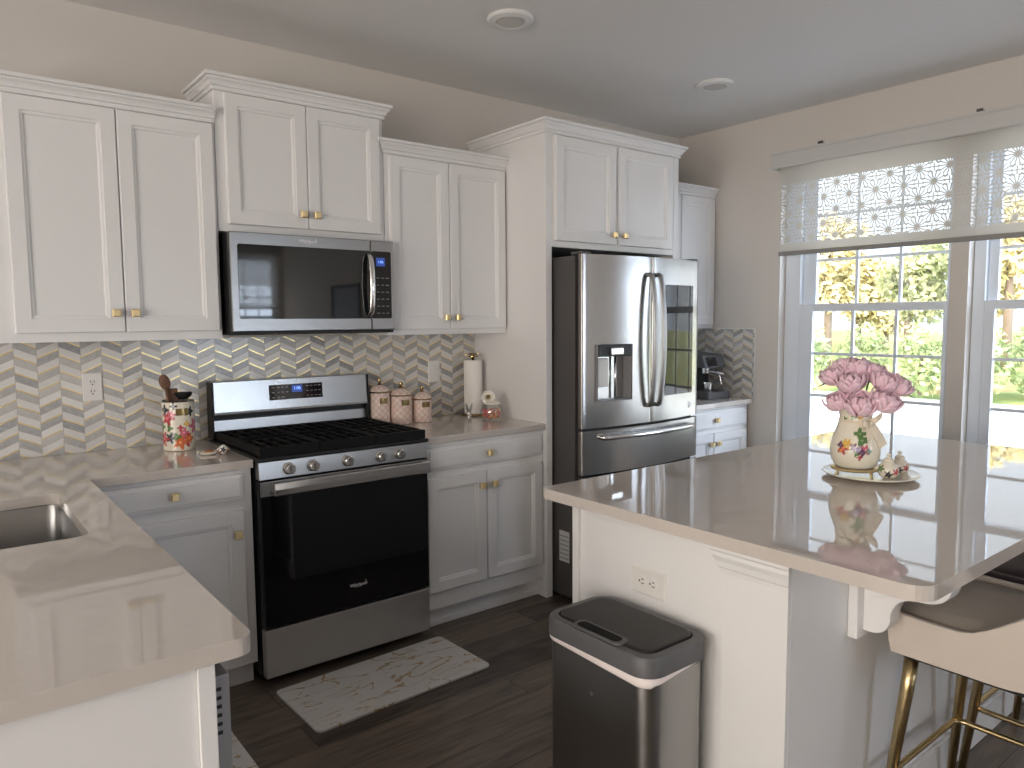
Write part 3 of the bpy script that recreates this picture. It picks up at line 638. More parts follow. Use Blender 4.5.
# ---------------------------------------------------------------- microwave
t = thing('microwave', (.38, -.2, 1.385), 'over-the-range stainless steel microwave hanging above the gas range', 'microwave')
MX0, MX1, MZ0, MZ1, MY = .014, .760, 1.386, 1.806, -.385
MB().box(MX0, MX1, -.350, -.012, MZ0, MZ1).build('body', 'black_matte', t, bevel=.003)
MB().box(MX0+.003, MX1-.003, -.375, -.351, MZ0+.002, MZ0+.012).build('lower_trim', 'black_matte', t)
md = MB().box(MX0, .640, MY, -.351, MZ0+.014, MZ1).build('door', 'steel_dark', t, bevel=.004)
mc = MB().box(.643, MX1, MY, -.351, MZ0+.014, MZ1).build('control_panel', 'steel_dark', t, bevel=.004)
MB().prism([(p[0], p[1]) for p in rrect(.044, .6395, 1.452, 1.757, .008)], 'y', MY-.0025, MY-.0002).build('door_glass', 'mirror_glass', md)
MB().prism([(p[0], p[1]) for p in rrect(.6435, .744, 1.452, 1.757, .008)], 'y', MY-.0025, MY-.0002).build('keypad', 'black_glass', mc)
MB().box(.668, .712, MY-.0034, MY-.0026, 1.690, 1.728).build('screen', 'display_blue', mc)
text('1:06', 'digits', .017, 'digit_blue', mc, (.690, MY-.0037, 1.709), SOUTH, .0002)
for r in range(6):
    for c in range(3): MB().box(.668+.024*c, .682+.024*c, MY-.0031, MY-.0026, 1.475+.032*r, 1.4775+.032*r).build('key', 'print_gray', mc)
pts = smoothed([(.628, MY-.002, 1.462), (.628, MY-.030, 1.49), (.628, MY-.043, 1.60), (.628, MY-.030, 1.715), (.628, MY-.002, 1.742)])
MB().tube(pts, .0125, 14, flat=(1, .55)).build('handle', 'steel_bright', md, smooth=True)
text('Whirlpool', 'logo', .020, 'logo_silver', md, (.345, MY-.0004, 1.783), SOUTH)
MB().tube(smoothed([(.317, MY-.0006, 1.780), (.332, MY-.0006, 1.772), (.366, MY-.0006, 1.777), (.384, MY-.0006, 1.795), (.379, MY-.0006, 1.798)]), .0005, 6).build('logo', 'logo_silver', md)

# ---------------------------------------------------------------- refrigerator
FX0, FX1, FC = 1.540, 2.450, 1.995
t = thing('refrigerator', (2.0, -.4, 0), 'stainless french-door refrigerator with ice dispenser and glass door panel', 'refrigerator')
MB().box(FX0+.004, FX1-.004, -.775, -.03, .02, 1.752).build('body', 'appliance_gray', t, bevel=.004)
MB().box(FX0+.03, FX1-.03, -.80, -.776, .035, 1.735).build('gasket', 'black_matte', t)
for hx_ in (FX0+.01, FX1-.07): MB().box(hx_, hx_+.06, -.82, -.742, 1.7575, 1.770).build('hinge_cover', 'dark_gray', t, bevel=.003)
def fy(x): return -.826-.046*(1-((x-FC)/.455)**2)
def fdoor(x0, x1, z0, z1, name, rl=.018, rr=.006):
    n = 22; pts = [(x0, -.802), ]
    pts += [(x0, fy(x0)+rl), (x0+rl*.3, fy(x0+rl*.3)+rl*.28)]
    for k in range(n+1):
        x = x0+rl+(x1-rr-x0-rl)*k/n; pts.append((x, fy(x)))
    pts += [(x1-rr*.3, fy(x1-rr*.3)+rr*.28), (x1, fy(x1)+rr), (x1, -.802)]
    o = MB().prism(pts, 'z', z0, z1).build(name, 'steel', t, smooth='auto', angle=50); o.data.materials.append(MATS['door_edge'])
    for p in o.data.polygons:
        if abs(p.normal.x) > .93: p.material_index = 1
    return o
ZD0, ZD1 = .902, 1.757
dl = fdoor(FX0, 1.998, ZD0, ZD1, 'door', .010); dr = fdoor(2.006, FX1, ZD0, ZD1, 'door', .006, .018)
f1 = fdoor(FX0, FX1, .668, .888, 'freezer_drawer', .018, .018); f2 = fdoor(FX0, FX1, .075, .655, 'freezer_drawer', .018, .018)
DX0, DX1, DZ0, DZ1 = 1.622, 1.860, 1.030, 1.316
cut(dl, [(DX0, DX1, -.95, -.807, DZ0, DZ1)])
for p in dl.data.polygons: p.use_smooth = True
dl.data.set_sharp_from_angle(angle=radians(40))
dq = MB()
dq.box(DX0+.001, DX1-.001, -.8068, -.8062, DZ0+.001, DZ1-.001).box(DX0+.001, DX0+.003, -.856, -.807, DZ0+.001, DZ1-.001).box(DX1-.003, DX1-.001, -.862, -.807, DZ0+.001, DZ1-.001).box(DX0+.003, DX1-.003, -.85, -.807, DZ0+.001, DZ0+.006)
dq = dq.build('dispenser', 'mesh_gray', dl)
MB().box(DX0+.004, DX1-.004, -.862, -.8075, 1.255, DZ1-.002).build('dispenser_hood', 'black_matte', dq, bevel=.002)
MB().box(DX0+.075, DX1-.075, -.880, -.8625, 1.262, 1.300).build('nozzle', 'steel_bright', dq, bevel=.006)
MB().box(DX0+.030, DX0+.105, -.828, -.8075, 1.10, 1.245).build('paddle', 'plate_white', dq, bevel=.006)
MB().tube([(DX0+.155, -.825, 1.255), (DX0+.155, -.825, 1.04)], .006).build('tube', 'steel_bright', dq, smooth=True)
# glass door panel following the bow
GX0, GX1, GZ0, GZ1 = 2.112, 2.372, 1.032, 1.620
n = 14; L = []
for d in (-.0005, .003): L.append([(GX0+(GX1-GX0)*k/n, fy(GX0+(GX1-GX0)*k/n)-d, GZ0) for k in range(n+1)]+[(GX1-(GX1-GX0)*k/n, fy(GX1-(GX1-GX0)*k/n)-d, GZ1) for k in range(n+1)])
mb = MB(); R0 = [mb.v(p) for p in L[0]]; R1 = [mb.v(p) for p in L[1]]; m_ = 2*n+2
for k in range(n): mb.f((R1[k], R1[k+1], R1[m_-2-k], R1[m_-1-k])); mb.f((R0[k+1], R0[k], R0[m_-1-k], R0[m_-2-k]))
for k in range(m_): mb.f((R0[k], R0[(k+1) % m_], R1[(k+1) % m_], R1[k]))
mb.build('glass_panel', 'black_glass', dr, smooth='auto')
MB().loops([[(2.345+r*cos(2*pi*k/20), fy(2.345)-d, .965+r*sin(2*pi*k/20)) for k in range(20)] for r, d in ((.017, -.001), (.017, .0012), (.014, .0016))]).build('logo', 'logo_silver', dr, smooth='auto')
def fhandle(par, x, s):
    pts = smoothed([(x, fy(x)+.004, .995), (x, fy(x)-.026, 1.005), (x, fy(x)-.048, 1.15), (x, fy(x)-.056, 1.33), (x, fy(x)-.048, 1.51), (x, fy(x)-.026, 1.655), (x, fy(x)+.004, 1.665)], 8)
    MB().tube(pts, .0165, 14, flat=(1.0, .62)).build('handle', 'steel_dark', par, smooth=True)
fhandle(dl, 1.970, -1); fhandle(dr, 2.036, 1)
for par, z in ((f1, .852), (f2, .60)):
    pts = smoothed([(1.66, fy(1.66)+.004, z), (1.665, fy(1.66)-.03, z), (1.80, fy(1.80)-.042, z), (2.0, fy(2.0)-.045, z), (2.2, fy(2.2)-.042, z), (2.335, fy(2.34)-.03, z), (2.34, fy(2.34)+.004, z)], 8)
    MB().tube(pts, .0135, 14).build('handle', 'steel_bright', par, smooth=True)
lb = MB().box(FX0+.0028, FX0+.0038, -.735, -.66, .20, .36).build('rating_label', 'label_white', t)
mb = MB()
for k in range(6): mb.box(FX0+.0022, FX0+.0027, -.73, -.668+.004*(k % 2), .215+.023*k, .221+.023*k)
mb.build('print_lines', 'mesh_gray', lb)

# ---------------------------------------------------------------- coffee machine
t = thing('coffee_machine', (3.10, -.36, CT), 'dark coffee machine on the counter beside the refrigerator', 'coffee machine')
c0 = CT+.001
MB().box(2.985, 3.215, -.50, -.22, c0, c0+.045).build('base', 'dark_gray', t, bevel=.008)
MB().box(2.995, 3.205, -.335, -.225, c0+.046, c0+.21).build('body', 'black_matte', t, bevel=.006)
hd = MB().prism([(-.47, c0+.20), (-.44, c0+.285), (-.225, c0+.305), (-.225, c0+.211), (-.33, c0+.211)], 'x', 2.99, 3.21).build('head', 'dark_gray', t, bevel=.008)
MB().loops([[(x, y-d, z) for x, y, z in ((3.02, -.4665, c0+.213), (3.12, -.4665, c0+.213), (3.12, -.4465, c0+.272), (3.02, -.4465, c0+.272))] for d in (-.002, .002)]).build('screen', 'black_glass', hd)
MB().lathe([(.001, c0+.165), (.028, c0+.165), (.030, c0+.198), (.001, c0+.198)], (3.08, -.40, 0), 20).tube([(3.08, -.425, c0+.182), (3.08, -.545, c0+.165)], .009).build('brew_head', 'steel_bright', t, smooth='auto')
MB().lathe([(.001, c0+.047), (.026, c0+.047), (.034, c0+.10), (.032, c0+.10), (.024, c0+.052), (.001, c0+.052)], (3.08, -.42, 0), 20).build('cup_rest', 'steel_bright', t, smooth='auto')
MB().tube(smoothed([(3.185, -.40, c0+.19), (3.19, -.43, c0+.15), (3.195, -.445, c0+.08)]), .006).build('steam_wand', 'steel_bright', t, smooth=True)

# ---------------------------------------------------------------- island
t = thing('kitchen_island', (1.4, -2.15, 0), 'white panelled kitchen island base with corner post and corbel', 'island')
IX0, IX1, IY0, IY1 = .580, 2.36, -2.540, -1.800
MB().box(IX0+.006, IX1, IY0+.006, IY1, .001, CB-.002).build('body', W_, t)
MB().box(IX0-.006, IX0+.0058, -1.822, IY1+.004, .001, CB-.002).build('corner_trim', W_, t, bevel=.002)
MB().box(IX0-.010, IX0+.0058, IY0+.0062, -2.352, .001, CB-.002).build('corner_post', W_, t, bevel=.0015)
L = []
for o, z in ((0, .806), (.004, .806), (.006, .818), (.010, .823), (.013, .838), (.020, .852), (.020, .862), (.026, .868), (.026, CB-.002), (0, CB-.002)):
    L.append([(IX0-.0102-o, y, z) for y in (IY0+.0062-o*.6, -2.352+o)])
mb = MB(); R = [[mb.v(p) for p in l] for l in L]
for i in range(len(R)): a, b = R[i], R[(i+1) % len(R)]; mb.f((a[0], a[1], b[1], b[0]))
mb.f([r[0] for r in R]); mb.f([r[1] for r in R][::-1]); mb.build('post_moulding', W_, t)
MB().box(IX0+.02, IX1-.01, IY0-.006, IY0+.0055, .001, .115).box(IX0-.010, IX0+.0055, -2.351, -1.823, .001, .10).build('base_moulding', W_, t, bevel=.003)
def corbel(xc):
    pr = [(IY0+.004, .645)]
    pr += [(p.x, p.y) for p in smoothed([(-2.556, .640, 0), (-2.585, .640, 0), (-2.610, .650, 0), (-2.625, .675, 0), (-2.628, .705, 0), (-2.645, .735, 0), (-2.675, .750, 0), (-2.715, .754, 0), (-2.745, .766, 0), (-2.762, .790, 0), (-2.768, .825, 0), (-2.770, .8765, 0)], 4)] + [(IY0+.004, .8765)]
    c = MB().prism(pr, 'x', xc-.022, xc+.034).build('corbel', W_, t, bevel=.002)
    MB().box(xc-.055, xc+.062, IY0-.020, IY0+.0055, .622, CB-.002).build('corbel_plate', W_, c, bevel=.003)
corbel(.905); corbel(2.05)
tag(MB().slab(arc(.528+.05, -2.852+.05, .05, 270, 180)+arc(.528+.02, -1.700-.02, .02, 180, 90)+arc(2.455-.03, -1.700-.03, .03, 90, 0)+arc(2.455-.05, -2.852+.05, .05, 0, -90), [], CB-.001, CT).build('island_countertop', 'quartz', bevel=.005, at=(1.45, -2.27, CB)), 'large glossy quartz island countertop holding the vase of pink flowers', 'countertop')

# ---------------------------------------------------------------- outlets
def duplex(par, M, u, v, horiz=False):
    for s in (-1, 1):
        cu, cv = (u+s*.0195, v) if horiz else (u, v+s*.0195)
        mb = MB(); mb.loops([[M(cu+.0165*(1 if not horiz else .86)*cos(2*pi*k/20), cv+.0165*(.86 if not horiz else 1)*sin(2*pi*k/20), d) for k in range(20)] for d in (-.0056, -.0075)])
        soc = mb.build('socket', 'plate_white', par, smooth='auto'); mb = MB()
        for a, b, w, h in ((-.006, .003, .0013, .005), (.006, .003, .0013, .004), (0, -.0085, .0025, .0025)):
            if horiz: a, b, w, h = -b, a, h, w
            mb.loops([[M(cu+a+x*w, cv+b+y*h, d) for x, y in ((-1, -1), (1, -1), (1, 1), (-1, 1))] for d in (-.0074, -.0079)])
        mb.build('slots', 'slot_dark', soc)
def plate(name, M, u, v, w, h, label, horiz=False, sw=False):
    loc = M(u, v-h/2, 0); t = thing(name, loc, label, 'outlet' if not sw else 'switch')
    MB().panel(u-w/2, u+w/2, v-h/2, v+h/2, [(0, .0005), (0, -.003), (.003, -.0055)], M).build('cover_plate', 'plate_white', t)
    if sw: MB().panel(u-.017, u+.017, v-.034, v+.034, [(0, -.0056), (0, -.0085), (.003, -.0095)], M).build('rocker', 'plate_white', t)
    else: duplex(t, M, u, v, horiz)
plate('wall_outlet', MS(-.0106), -.441, 1.180, .072, .115, 'white wall outlet on the chevron tiles under the wall cabinet')
plate('light_switch', MS(-.0106), 1.206, 1.163, .072, .118, 'white wall switch plate on the tiles above the pink canisters', sw=True)
plate('wall_outlet', MW(IX0+.0054), -2.098, .705, .122, .076, 'horizontal outlet on the island panel above the trash can', True)

# ---------------------------------------------------------------- utensil crock and small things on the counters
def paint(o, fn):
    me = o.data; a = me.color_attributes.new('Col', 'FLOAT_COLOR', 'POINT')
    for i, v in enumerate(me.vertices): a.data[i].color = (*fn(v.co), 1)
def floral(flowers, base):   # flowers: (angle, z, radius, colour, petals), on a body of revolution
    def fn(co):
        th = atan2(co.y, co.x); r0 = sqrt(co.x**2+co.y**2); c = base
        for a, z, r, colr, n in flowers:
            d = (th-a+pi) % (2*pi)-pi; u = d*r0; v = co.z-z; rr = sqrt(u*u+v*v); ph = atan2(v, u)
            if rr < 1.35*r*(.74+.26*cos(n*ph)):
                c = colr if rr > r*.25 else tuple(min(1, x*1.6+.1) for x in colr)
        return c
    return fn
view = atan2(CY+.2, CX+.1)   # towards the camera
RED = (.45, .05, .06); PINK = (.62, .16, .22); ORG_ = (.66, .17, .05); BLK = (.03, .03, .05); GRN = (.10, .20, .06); PUR = (.12, .05, .12); YEL = (.75, .45, .08)
def va(x, y): return atan2(CY-y, CX-x)
kx, ky = -.160, -.190
t = thing('utensil_crock', (kx, ky, CT+.001), 'floral cream utensil crock with a brass label beside the range', 'crock')
R_ = .062; H_ = .205
o = MB().loops([[(kx+r*cos(2*pi*k/140), ky+r*sin(2*pi*k/140), CT+.001+z) for k in range(140)] for r, z in [(R_-.004, 0)]+[(R_, .004+(H_-.01)*i/70) for i in range(71)]+[(R_+.002, H_-.003), (R_-.002, H_), (R_-.005, H_-.01), (R_-.006, .01)]]).build('pot', 'painted', t, smooth='auto')
a = va(kx, ky)
fl = [(a+.35, .045, .03, RED, 6), (a+.05, .035, .026, ORG_, 5), (a+.30, .075, .02, PINK, 5), (a+.65, .05, .02, ORG_, 5), (a-.55, .055, .022, BLK, 5), (a-.75, .135, .028, RED, 5), (a-.45, .15, .018, PINK, 5), (a-.95, .17, .02, BLK, 4), (a+.1, .095, .012, RED, 4), (a-.15, .06, .016, GRN, 3),
      (a+.75, .16, .02, BLK, 5), (a-.3, .185, .014, BLK, 4), (a-1.2, .05, .03, RED, 6), (a+1.2, .1, .03, PINK, 6), (a-1.3, .1, .02, GRN, 4), (a+2, .1, .03, RED, 5), (a+3, .1, .03, RED, 5), (a-.6, .095, .014, GRN, 3), (a+.5, .11, .012, YEL, 4)]
fl = [(a0_, z_, r_*.86, c_, n_) for a0_, z_, r_, c_, n_ in fl]; fb = floral(fl, (.80, .74, .62)); paint(o, lambda co: BLK if co.z > H_-.006 else fb(co))
def curved_plate(name, m, par, cx, cy, r, am, w, z0, z1, th=.0015):
    n = 10; L = []
    for rr in (r, r+th): L.append([(cx+rr*cos(am+(k/n-.5)*w/r), cy+rr*sin(am+(k/n-.5)*w/r), z0) for k in range(n+1)]+[(cx+rr*cos(am-(k/n-.5)*w/r), cy+rr*sin(am-(k/n-.5)*w/r), z1) for k in range(n+1)])
    mb = MB(); A = [mb.v(p) for p in L[0]]; B = [mb.v(p) for p in L[1]]; q = 2*n+2
    for k in range(n): mb.f((B[k], B[k+1], B[q-2-k], B[q-1-k])); mb.f((A[k+1], A[k], A[q-1-k], A[q-2-k]))
    for k in range(q): mb.f((A[k], A[(k+1) % q], B[(k+1) % q], B[k]))
    return mb.build(name, m, par)
curved_plate('label_plate', 'brass_dark', t, kx, ky, R_+.0004, a+.25, .05, CT+.148, CT+.176)
def utensil(name, p0, p1, label, m, head):
    p0 = Vector(p0); p1 = Vector(p1); d = (p1-p0).normalized(); t = thing(name, p0, label, 'utensil', 'utensils in the floral crock')
    MB().tube([p0, p0.lerp(p1, .5), p1], [.005, .0045, .006], 10).build('shaft', m, t, smooth=True)
    mb = MB(); q = p1+d*.028; side = Vector((cos(a+pi/2), sin(a+pi/2), 0)); nrm = d.cross(side)
    if head == 'spoon':
        mb.loops([[q+d*(.032*-cos(pi*i/8))+side*(.022*sin(pi*i/8)*cos(2*pi*k/14))+nrm*(.008*sin(pi*i/8)*sin(2*pi*k/14)) for k in range(14)] for i in [.15]+list(range(1, 8))+[7.85]])
    elif head == 'ladle':
        mb.lathe([(.002, -.020), (.020, -.016), (.032, -.004), (.036, .010), (.034, .010), (.030, -.002), (.018, -.013), (.002, -.017)], (q.x, q.y, q.z), 24, sy=.8)
    else:
        mb.loops([[p1+d*s+side*w*x+nrm*th*y for x, y in ((-1, -1), (1, -1), (1, 1), (-1, 1))] for s, w, th in ((-.005, .007, .003), (.015, .02, .002), (.065, .024, .0015))])
    mb.build('bowl' if head != 'spat' else 'blade', m, t, smooth='auto' if head != 'spat' else False)
sd = Vector((cos(a+pi/2), sin(a+pi/2)))   # picture-right direction at the crock
def K(off, dep, z): return (kx+sd.x*off+cos(a)*dep, ky+sd.y*off+sin(a)*dep, CT+z)
utensil('wooden_spoon', K(-.01, -.02, .014), K(-.042, .0, .255), 'dark wooden spoon sticking out of the floral crock, tallest of the utensils', 'wood_spoon', 'spoon')
utensil('wooden_spatula', K(.02, -.02, .014), K(-.012, -.02, .19), 'short brown spatula in the floral crock beside the wooden spoon', 'wood_spoon', 'spat')
utensil('ladle', K(-.01, .01, .014), K(.018, .005, .20), 'black ladle with its bowl over the rim of the floral crock', 'black_matte', 'ladle')
# trinkets
tx, ty = -.105, -.405
t = thing('trinket_dish', (tx, ty, CT+.001), 'tiny cream oval dish with rust centre beside the cooktop corner', 'trinket')
MB().lathe([(.02, 0), (.030, .004), (.033, .012), (.030, .012), (.024, .006), (.001, .006)], (tx, ty, CT+.001), 28, sx=1.1, sy=.8).build('dish', 'porcelain', t, smooth='auto')
MB().lathe([(.002, .0065), (.018, .007), (.017, .014), (.010, .018), (.001, .018)], (tx, ty, CT+.001), 20).build('wax', 'rust', t, smooth='auto')
tx, ty = -.058, -.432
o = MB().loops([[(tx+r*1.1*cos(2*pi*k/60), ty+r*sin(2*pi*k/60), CT+.001+z) for k in range(60)] for r, z in [(.012, 0), (.018, .003)]+[(.012+.011*sin(pi*i/20), .004+.026*i/20) for i in range(21)]+[(.010, .032), (.006, .036), (.004, .034)]]).build('trinket_pot', 'painted', smooth='auto', at=(tx, ty, CT+.001))
paint(o, floral([(va(tx, ty)+k*.9-2.7, .012+.008*(k % 2), .009, BLK if k % 2 else (.3, .12, .05), 5) for k in range(7)], (.82, .80, .74)))
tag(o, 'tiny white and black ceramic pot at the counter edge by the cooktop', 'trinket')

# canisters
def canister(x, y, r, h, label):
    t = thing('canister', (x, y, CT+.001), label, 'canister', 'pink canisters beside the range'); z0 = CT+.001
    o = MB().lathe([(r-.003, 0), (r, .003), (r, h), (r-.003, h+.001)], (x, y, z0), 48).build('jar', 'pink_check', t, smooth='auto', at=(x, y, z0))
    MB().lathe([(r+.002, h+.0012), (r+.003, h+.004), (r+.002, h+.007)], (x, y, z0), 48).build('rim_band', 'brass_dark', t, smooth='auto')
    l = MB().lathe([(r, h+.0072), (r+.001, h+.012), (r*.85, h+.026), (r*.45, h+.036), (r*.22, h+.040), (.001, h+.040)], (x, y, z0), 48).build('lid', 'pink_check', t, smooth='auto', at=(x, y, z0))
    k = MB().lathe([(r*.24, h+.0402), (r*.2, h+.046), (.006, h+.050), (.005, h+.053), (.011, h+.060), (.010, h+.068), (.001, h+.072)], (x, y, z0), 20).build('lid_knob', 'brass_dark', l, smooth='auto')
    curved_plate('label_plate', 'brass_dark', t, x, y, r+.0004, va(x, y)+.42, .042, z0+h*.68, z0+h*.68+.028)
canister(.826, -.098, .050, .163, 'tallest pink checkered canister with brass label, half hidden behind the cooktop')
canister(.932, -.128, .055, .142, 'middle-sized pink checkered canister with brass label, between its two mates')
canister(1.048, -.143, .050, .116, 'smallest pink checkered canister with brass label, nearest the paper towels')

# paper towel
px_, py_ = 1.402, -.105
t = thing('paper_towel_holder', (px_, py_, CT+.001), 'bronze upright paper towel holder standing beside the glass candy jar', 'towel holder')
MB().lathe([(.07, 0), (.072, .006), (.066, .010), (.001, .010)], (px_, py_, CT+.001), 40).build('base', 'brass_dark', t, smooth='auto')
MB().tube([(px_, py_, CT+.011), (px_, py_, CT+.322)], .008).build('rod', 'brass_dark', t, smooth=True)
mb = MB(); mb.lathe([(.010, .322), (.030, .326), (.030, .330), (.008, .333), (.001, .333)], (px_, py_, CT), 20)
for k in range(5):
    an = k*2*pi/5+.4; mb.loops([[Vector((px_, py_, CT+.333))+Vector((cos(an), sin(an), 0))*(.008+.04*s)+Vector((-sin(an), cos(an), 0))*(w*x)+Vector((0, 0, .012*sin(s*3)+y*.0012)) for x, y in ((-1, -1), (1, -1), (1, 1), (-1, 1))] for s, w in ((0, .004), (.4, .011), (.75, .009), (1, .001))])
mb.build('finial', 'brass_dark', t)
tag(MB().loops([[(px_+r*cos(2*pi*k/48), py_+r*sin(2*pi*k/48), CT+z) for k in range(48)] for r, z in ((.020, .0125), (.050, .0125), (.051, .016), (.051, .304), (.050, .307), (.020, .307), (.020, .0125))], cap0=False, cap1=False).build('paper_towel_roll', 'paper', smooth='auto', at=(px_, py_, CT+.0125)), 'white paper towel roll standing on its bronze holder', 'paper towel')
# silver rabbit ornament
bx, by = 1.268, -.255
t = thing('rabbit_ornament', (bx, by, CT+.001), 'small silver long-eared rabbit ornament in front of the paper towels', 'ornament')
MB().ball((bx, by, CT+.016), .014, 16, (1, 1, 1.05)).ball((bx, by, CT+.035), .010, 14).build('body', 'steel_bright', t, smooth=True)
a_ = va(bx, by); s_ = Vector((cos(a_+pi/2), sin(a_+pi/2), 0))
for s in (-1, 1):
    b0 = Vector((bx, by, CT+.042)); MB().tube([b0+s_*s*.004, b0+s_*s*.010+Vector((0, 0, .022)), b0+s_*s*.017+Vector((0, 0, .048))], [.004, .0075, .0015], 10).build('ear', 'steel_dark', t, smooth=True)
# candy jar
jx, jy = 1.352, -.342; z0 = CT+.001
t = thing('candy_jar', (jx, jy, z0), 'round glass candy jar with a cream flower on its lid', 'jar')
MB().loops([[(jx+r*cos(2*pi*k/48), jy+r*sin(2*pi*k/48), z0+z) for k in range(48)] for r, z in ((.045, 0), (.054, .006), (.060, .03), (.060, .055), (.052, .078), (.045, .086), (.043, .086), (.050, .076), (.0575, .055), (.0575, .03), (.052, .009), (.043, .005))]).build('jar', 'jar_glass', t, smooth='auto')
lid = MB().lathe([(.047, .0865), (.048, .094), (.040, .100), (.020, .106), (.001, .107)], (jx, jy, z0), 40).build('lid', 'porcelain', t, smooth='auto')
a_ = va(jx, jy); fwv = Vector((cos(a_), sin(a_), .35)).normalized(); s_ = Vector((-sin(a_), cos(a_), 0)); u_ = fwv.cross(s_)
fc = Vector((jx, jy, z0+.118))+s_*-.018+fwv*.012
mb = MB()
for k in range(6):
    an = 2*pi*k/6; dr = s_*cos(an)+u_*sin(an); tg = -s_*sin(an)+u_*cos(an)
    mb.loops([[fc+dr*(.008+.028*s)+tg*(w*x)+fwv*(.012*sin(s*2.2)-.004+y*.0012) for x, y in ((-1, -1), (1, -1), (1, 1), (-1, 1))] for s, w in ((0, .006), (.35, .016), (.7, .018), (1, .007))])
fl_ = mb.build('flower', 'porcelain', lid, smooth='auto')
MB().ball(tuple(fc+fwv*.008), .012, 14).build('flower_centre', 'brass_dark', fl_, smooth=True)
cand = []
rc = random.Random(3)
while len(cand) < 34:
    zz = rc.uniform(.016, .058); rr = (.0445 if zz > .022 else .036)*sqrt(rc.random()); an = rc.uniform(0, 2*pi); p = Vector((jx+rr*cos(an), jy+rr*sin(an), z0+zz))
    if all((p-q).length > .0175 for q in cand): cand.append(p)
    elif rc.random() < .002: break
kinds = (('candy', 'rust-red'), ('candy_pale', 'pale orange'), ('candy_pink', 'pink-red'))
proto = {}
for i, p in enumerate(cand):
    m, cn = kinds[i % 3]
    if m not in proto:
        o = MB().ball((0, 0, 0), .0088, 12, (1.05, 1, .85)).build('candy', m, smooth=True); proto[m] = o
    else: o = dup(proto[m])
    o.location = p; o.rotation_euler = (rc.uniform(0, 3), rc.uniform(0, 3), rc.uniform(0, 3))
    tag(o, cn+' sweet in the heap inside the glass candy jar', 'candy', cn+' sweets in the glass jar')

# ---------------------------------------------------------------- trash can
cx0, cx1, cy0, cy1 = .312, .556, -2.338, -1.950
t = thing('trash_can', (.44, -2.14, 0), 'dark steel motion-sensor trash can standing against the island end panel', 'trash can')
def rl(i, z, r): return [(p[0], p[1], z) for p in rrect(cx0+i, cx1-i, cy0+i, cy1-i, r, 7)]
MB().loops([rl(.012, .001, .045), rl(.010, .004, .046), rl(.008, .575, .048), rl(.008, .580, .048)]).build('bin', 'steel_dark', t, smooth='auto')
def droop(an): return .010+.020*(.5+.5*cos(2*an+1.2))
base = rrect(cx0+.004, cx1-.004, cy0+.004, cy1-.004, .050, 7)
def dz(p):
    if p[0] < cx0+.03: return .006+.014*((cy1-p[1])/(cy1-cy0))**1.3+.005*sin((cy1-p[1])*22)
    if p[1] < cy0+.06: return max(0, .021*(1-(p[0]-cx0)/(cx1-cx0)*1.25))
    return 0
MB().loops([[(p[0], p[1], .594) for p in base], [(p[0]-.001*(1 if p[0] < .4 else -1), p[1], .590-dz(p)) for p in base], [(p[0]+.002*(1 if p[0] < .4 else -1), p[1], .588-dz(p)) for p in base]], cap0=False, cap1=False).build('bag_liner', 'bag', t, smooth=True, solid=.0015)
rim = MB().loops([rl(0, .590, .055), rl(0, .596, .056), rl(0, .632, .056), rl(.004, .639, .054), rl(.024, .641, .040), rl(.026, .632, .038), rl(.03, .62, .036), rl(.03, .592, .036)], cap0=False, cap1=False).build('rim', 'can_plastic', t, smooth='auto')
lid_o = rrect(cx0+.029, cx1-.029, cy0+.029, cy1-.029, .034, 7)
MB().loops([[(p[0], p[1], z) for p in lid_o] for z in (.628, .6445)]+[[(p[0]+(.44-p[0])*.03, p[1]+(-2.145-p[1])*.03, .6465) for p in lid_o]]).build('lid', 'can_lid', t)
sp = MB().prism([(x, y) for x, y in rrect(cx0+.003, cx0+.052, -2.235, -2.065, .018, 6)], 'z', .6412, .6482).build('sensor_housing', 'can_plastic', t, bevel=.003)
MB().prism([(x, y) for x, y in rrect(cx0+.010, cx0+.042, -2.222, -2.078, .013, 6)], 'z', .6483, .6492).build('sensor_window', 'slot_black', sp)
MB().loops([[(cx0+.0085-d, -2.14+.006*cos(2*pi*k/16), .485+.006*sin(2*pi*k/16)) for k in range(16)] for d in (0, .0012)]).build('badge', 'can_plastic', t)

# ---------------------------------------------------------------- floor mats
def mat_(x0, x1, y0, y1, rot, label):
    cx, cy = (x0+x1)/2, (y0+y1)/2; w, h = (x1-x0)/2, (y1-y0)/2
    o = MB().slab([(cx+p[0], cy+p[1]) for p in rrect(-w, w, -h, h, .025)], [], .001, .010).build('floor_mat', 'marble_mat', bevel=.002, at=(cx, cy, .001)); o.rotation_euler = (0, 0, rot); tag(o, label, 'floor mat', 'marble-print kitchen mats')
mat_(.022, .798, -1.070, -.690, .03, 'white and gold marble-print mat on the floor before the range')
mat_(-.595, -.205, -1.75, -.80, 0, 'white and gold marble-print mat on the floor beside the peninsula')

# ---------------------------------------------------------------- ceiling lights
for x, y, lb in ((1.035, -.925, 'round white recessed ceiling light above the range aisle, nearer the camera'), (2.452, -.905, 'round white recessed ceiling light between the refrigerator and window')):
    t = thing('recessed_light', (x, y, ZC), lb, 'ceiling light', 'recessed ceiling lights')
    MB().lathe([(.098, -.0005), (.098, -.006), (.092, -.014), (.066, -.020), (.060, -.016), (.060, -.0005)], (x, y, ZC), 48).build('trim_ring', 'trim_white', t, smooth='auto')
    MB().lathe([(.059, -.008), (.058, -.0185), (.001, -.0195)], (x, y, ZC), 40).build('lens', 'light_lens', t, smooth='auto')

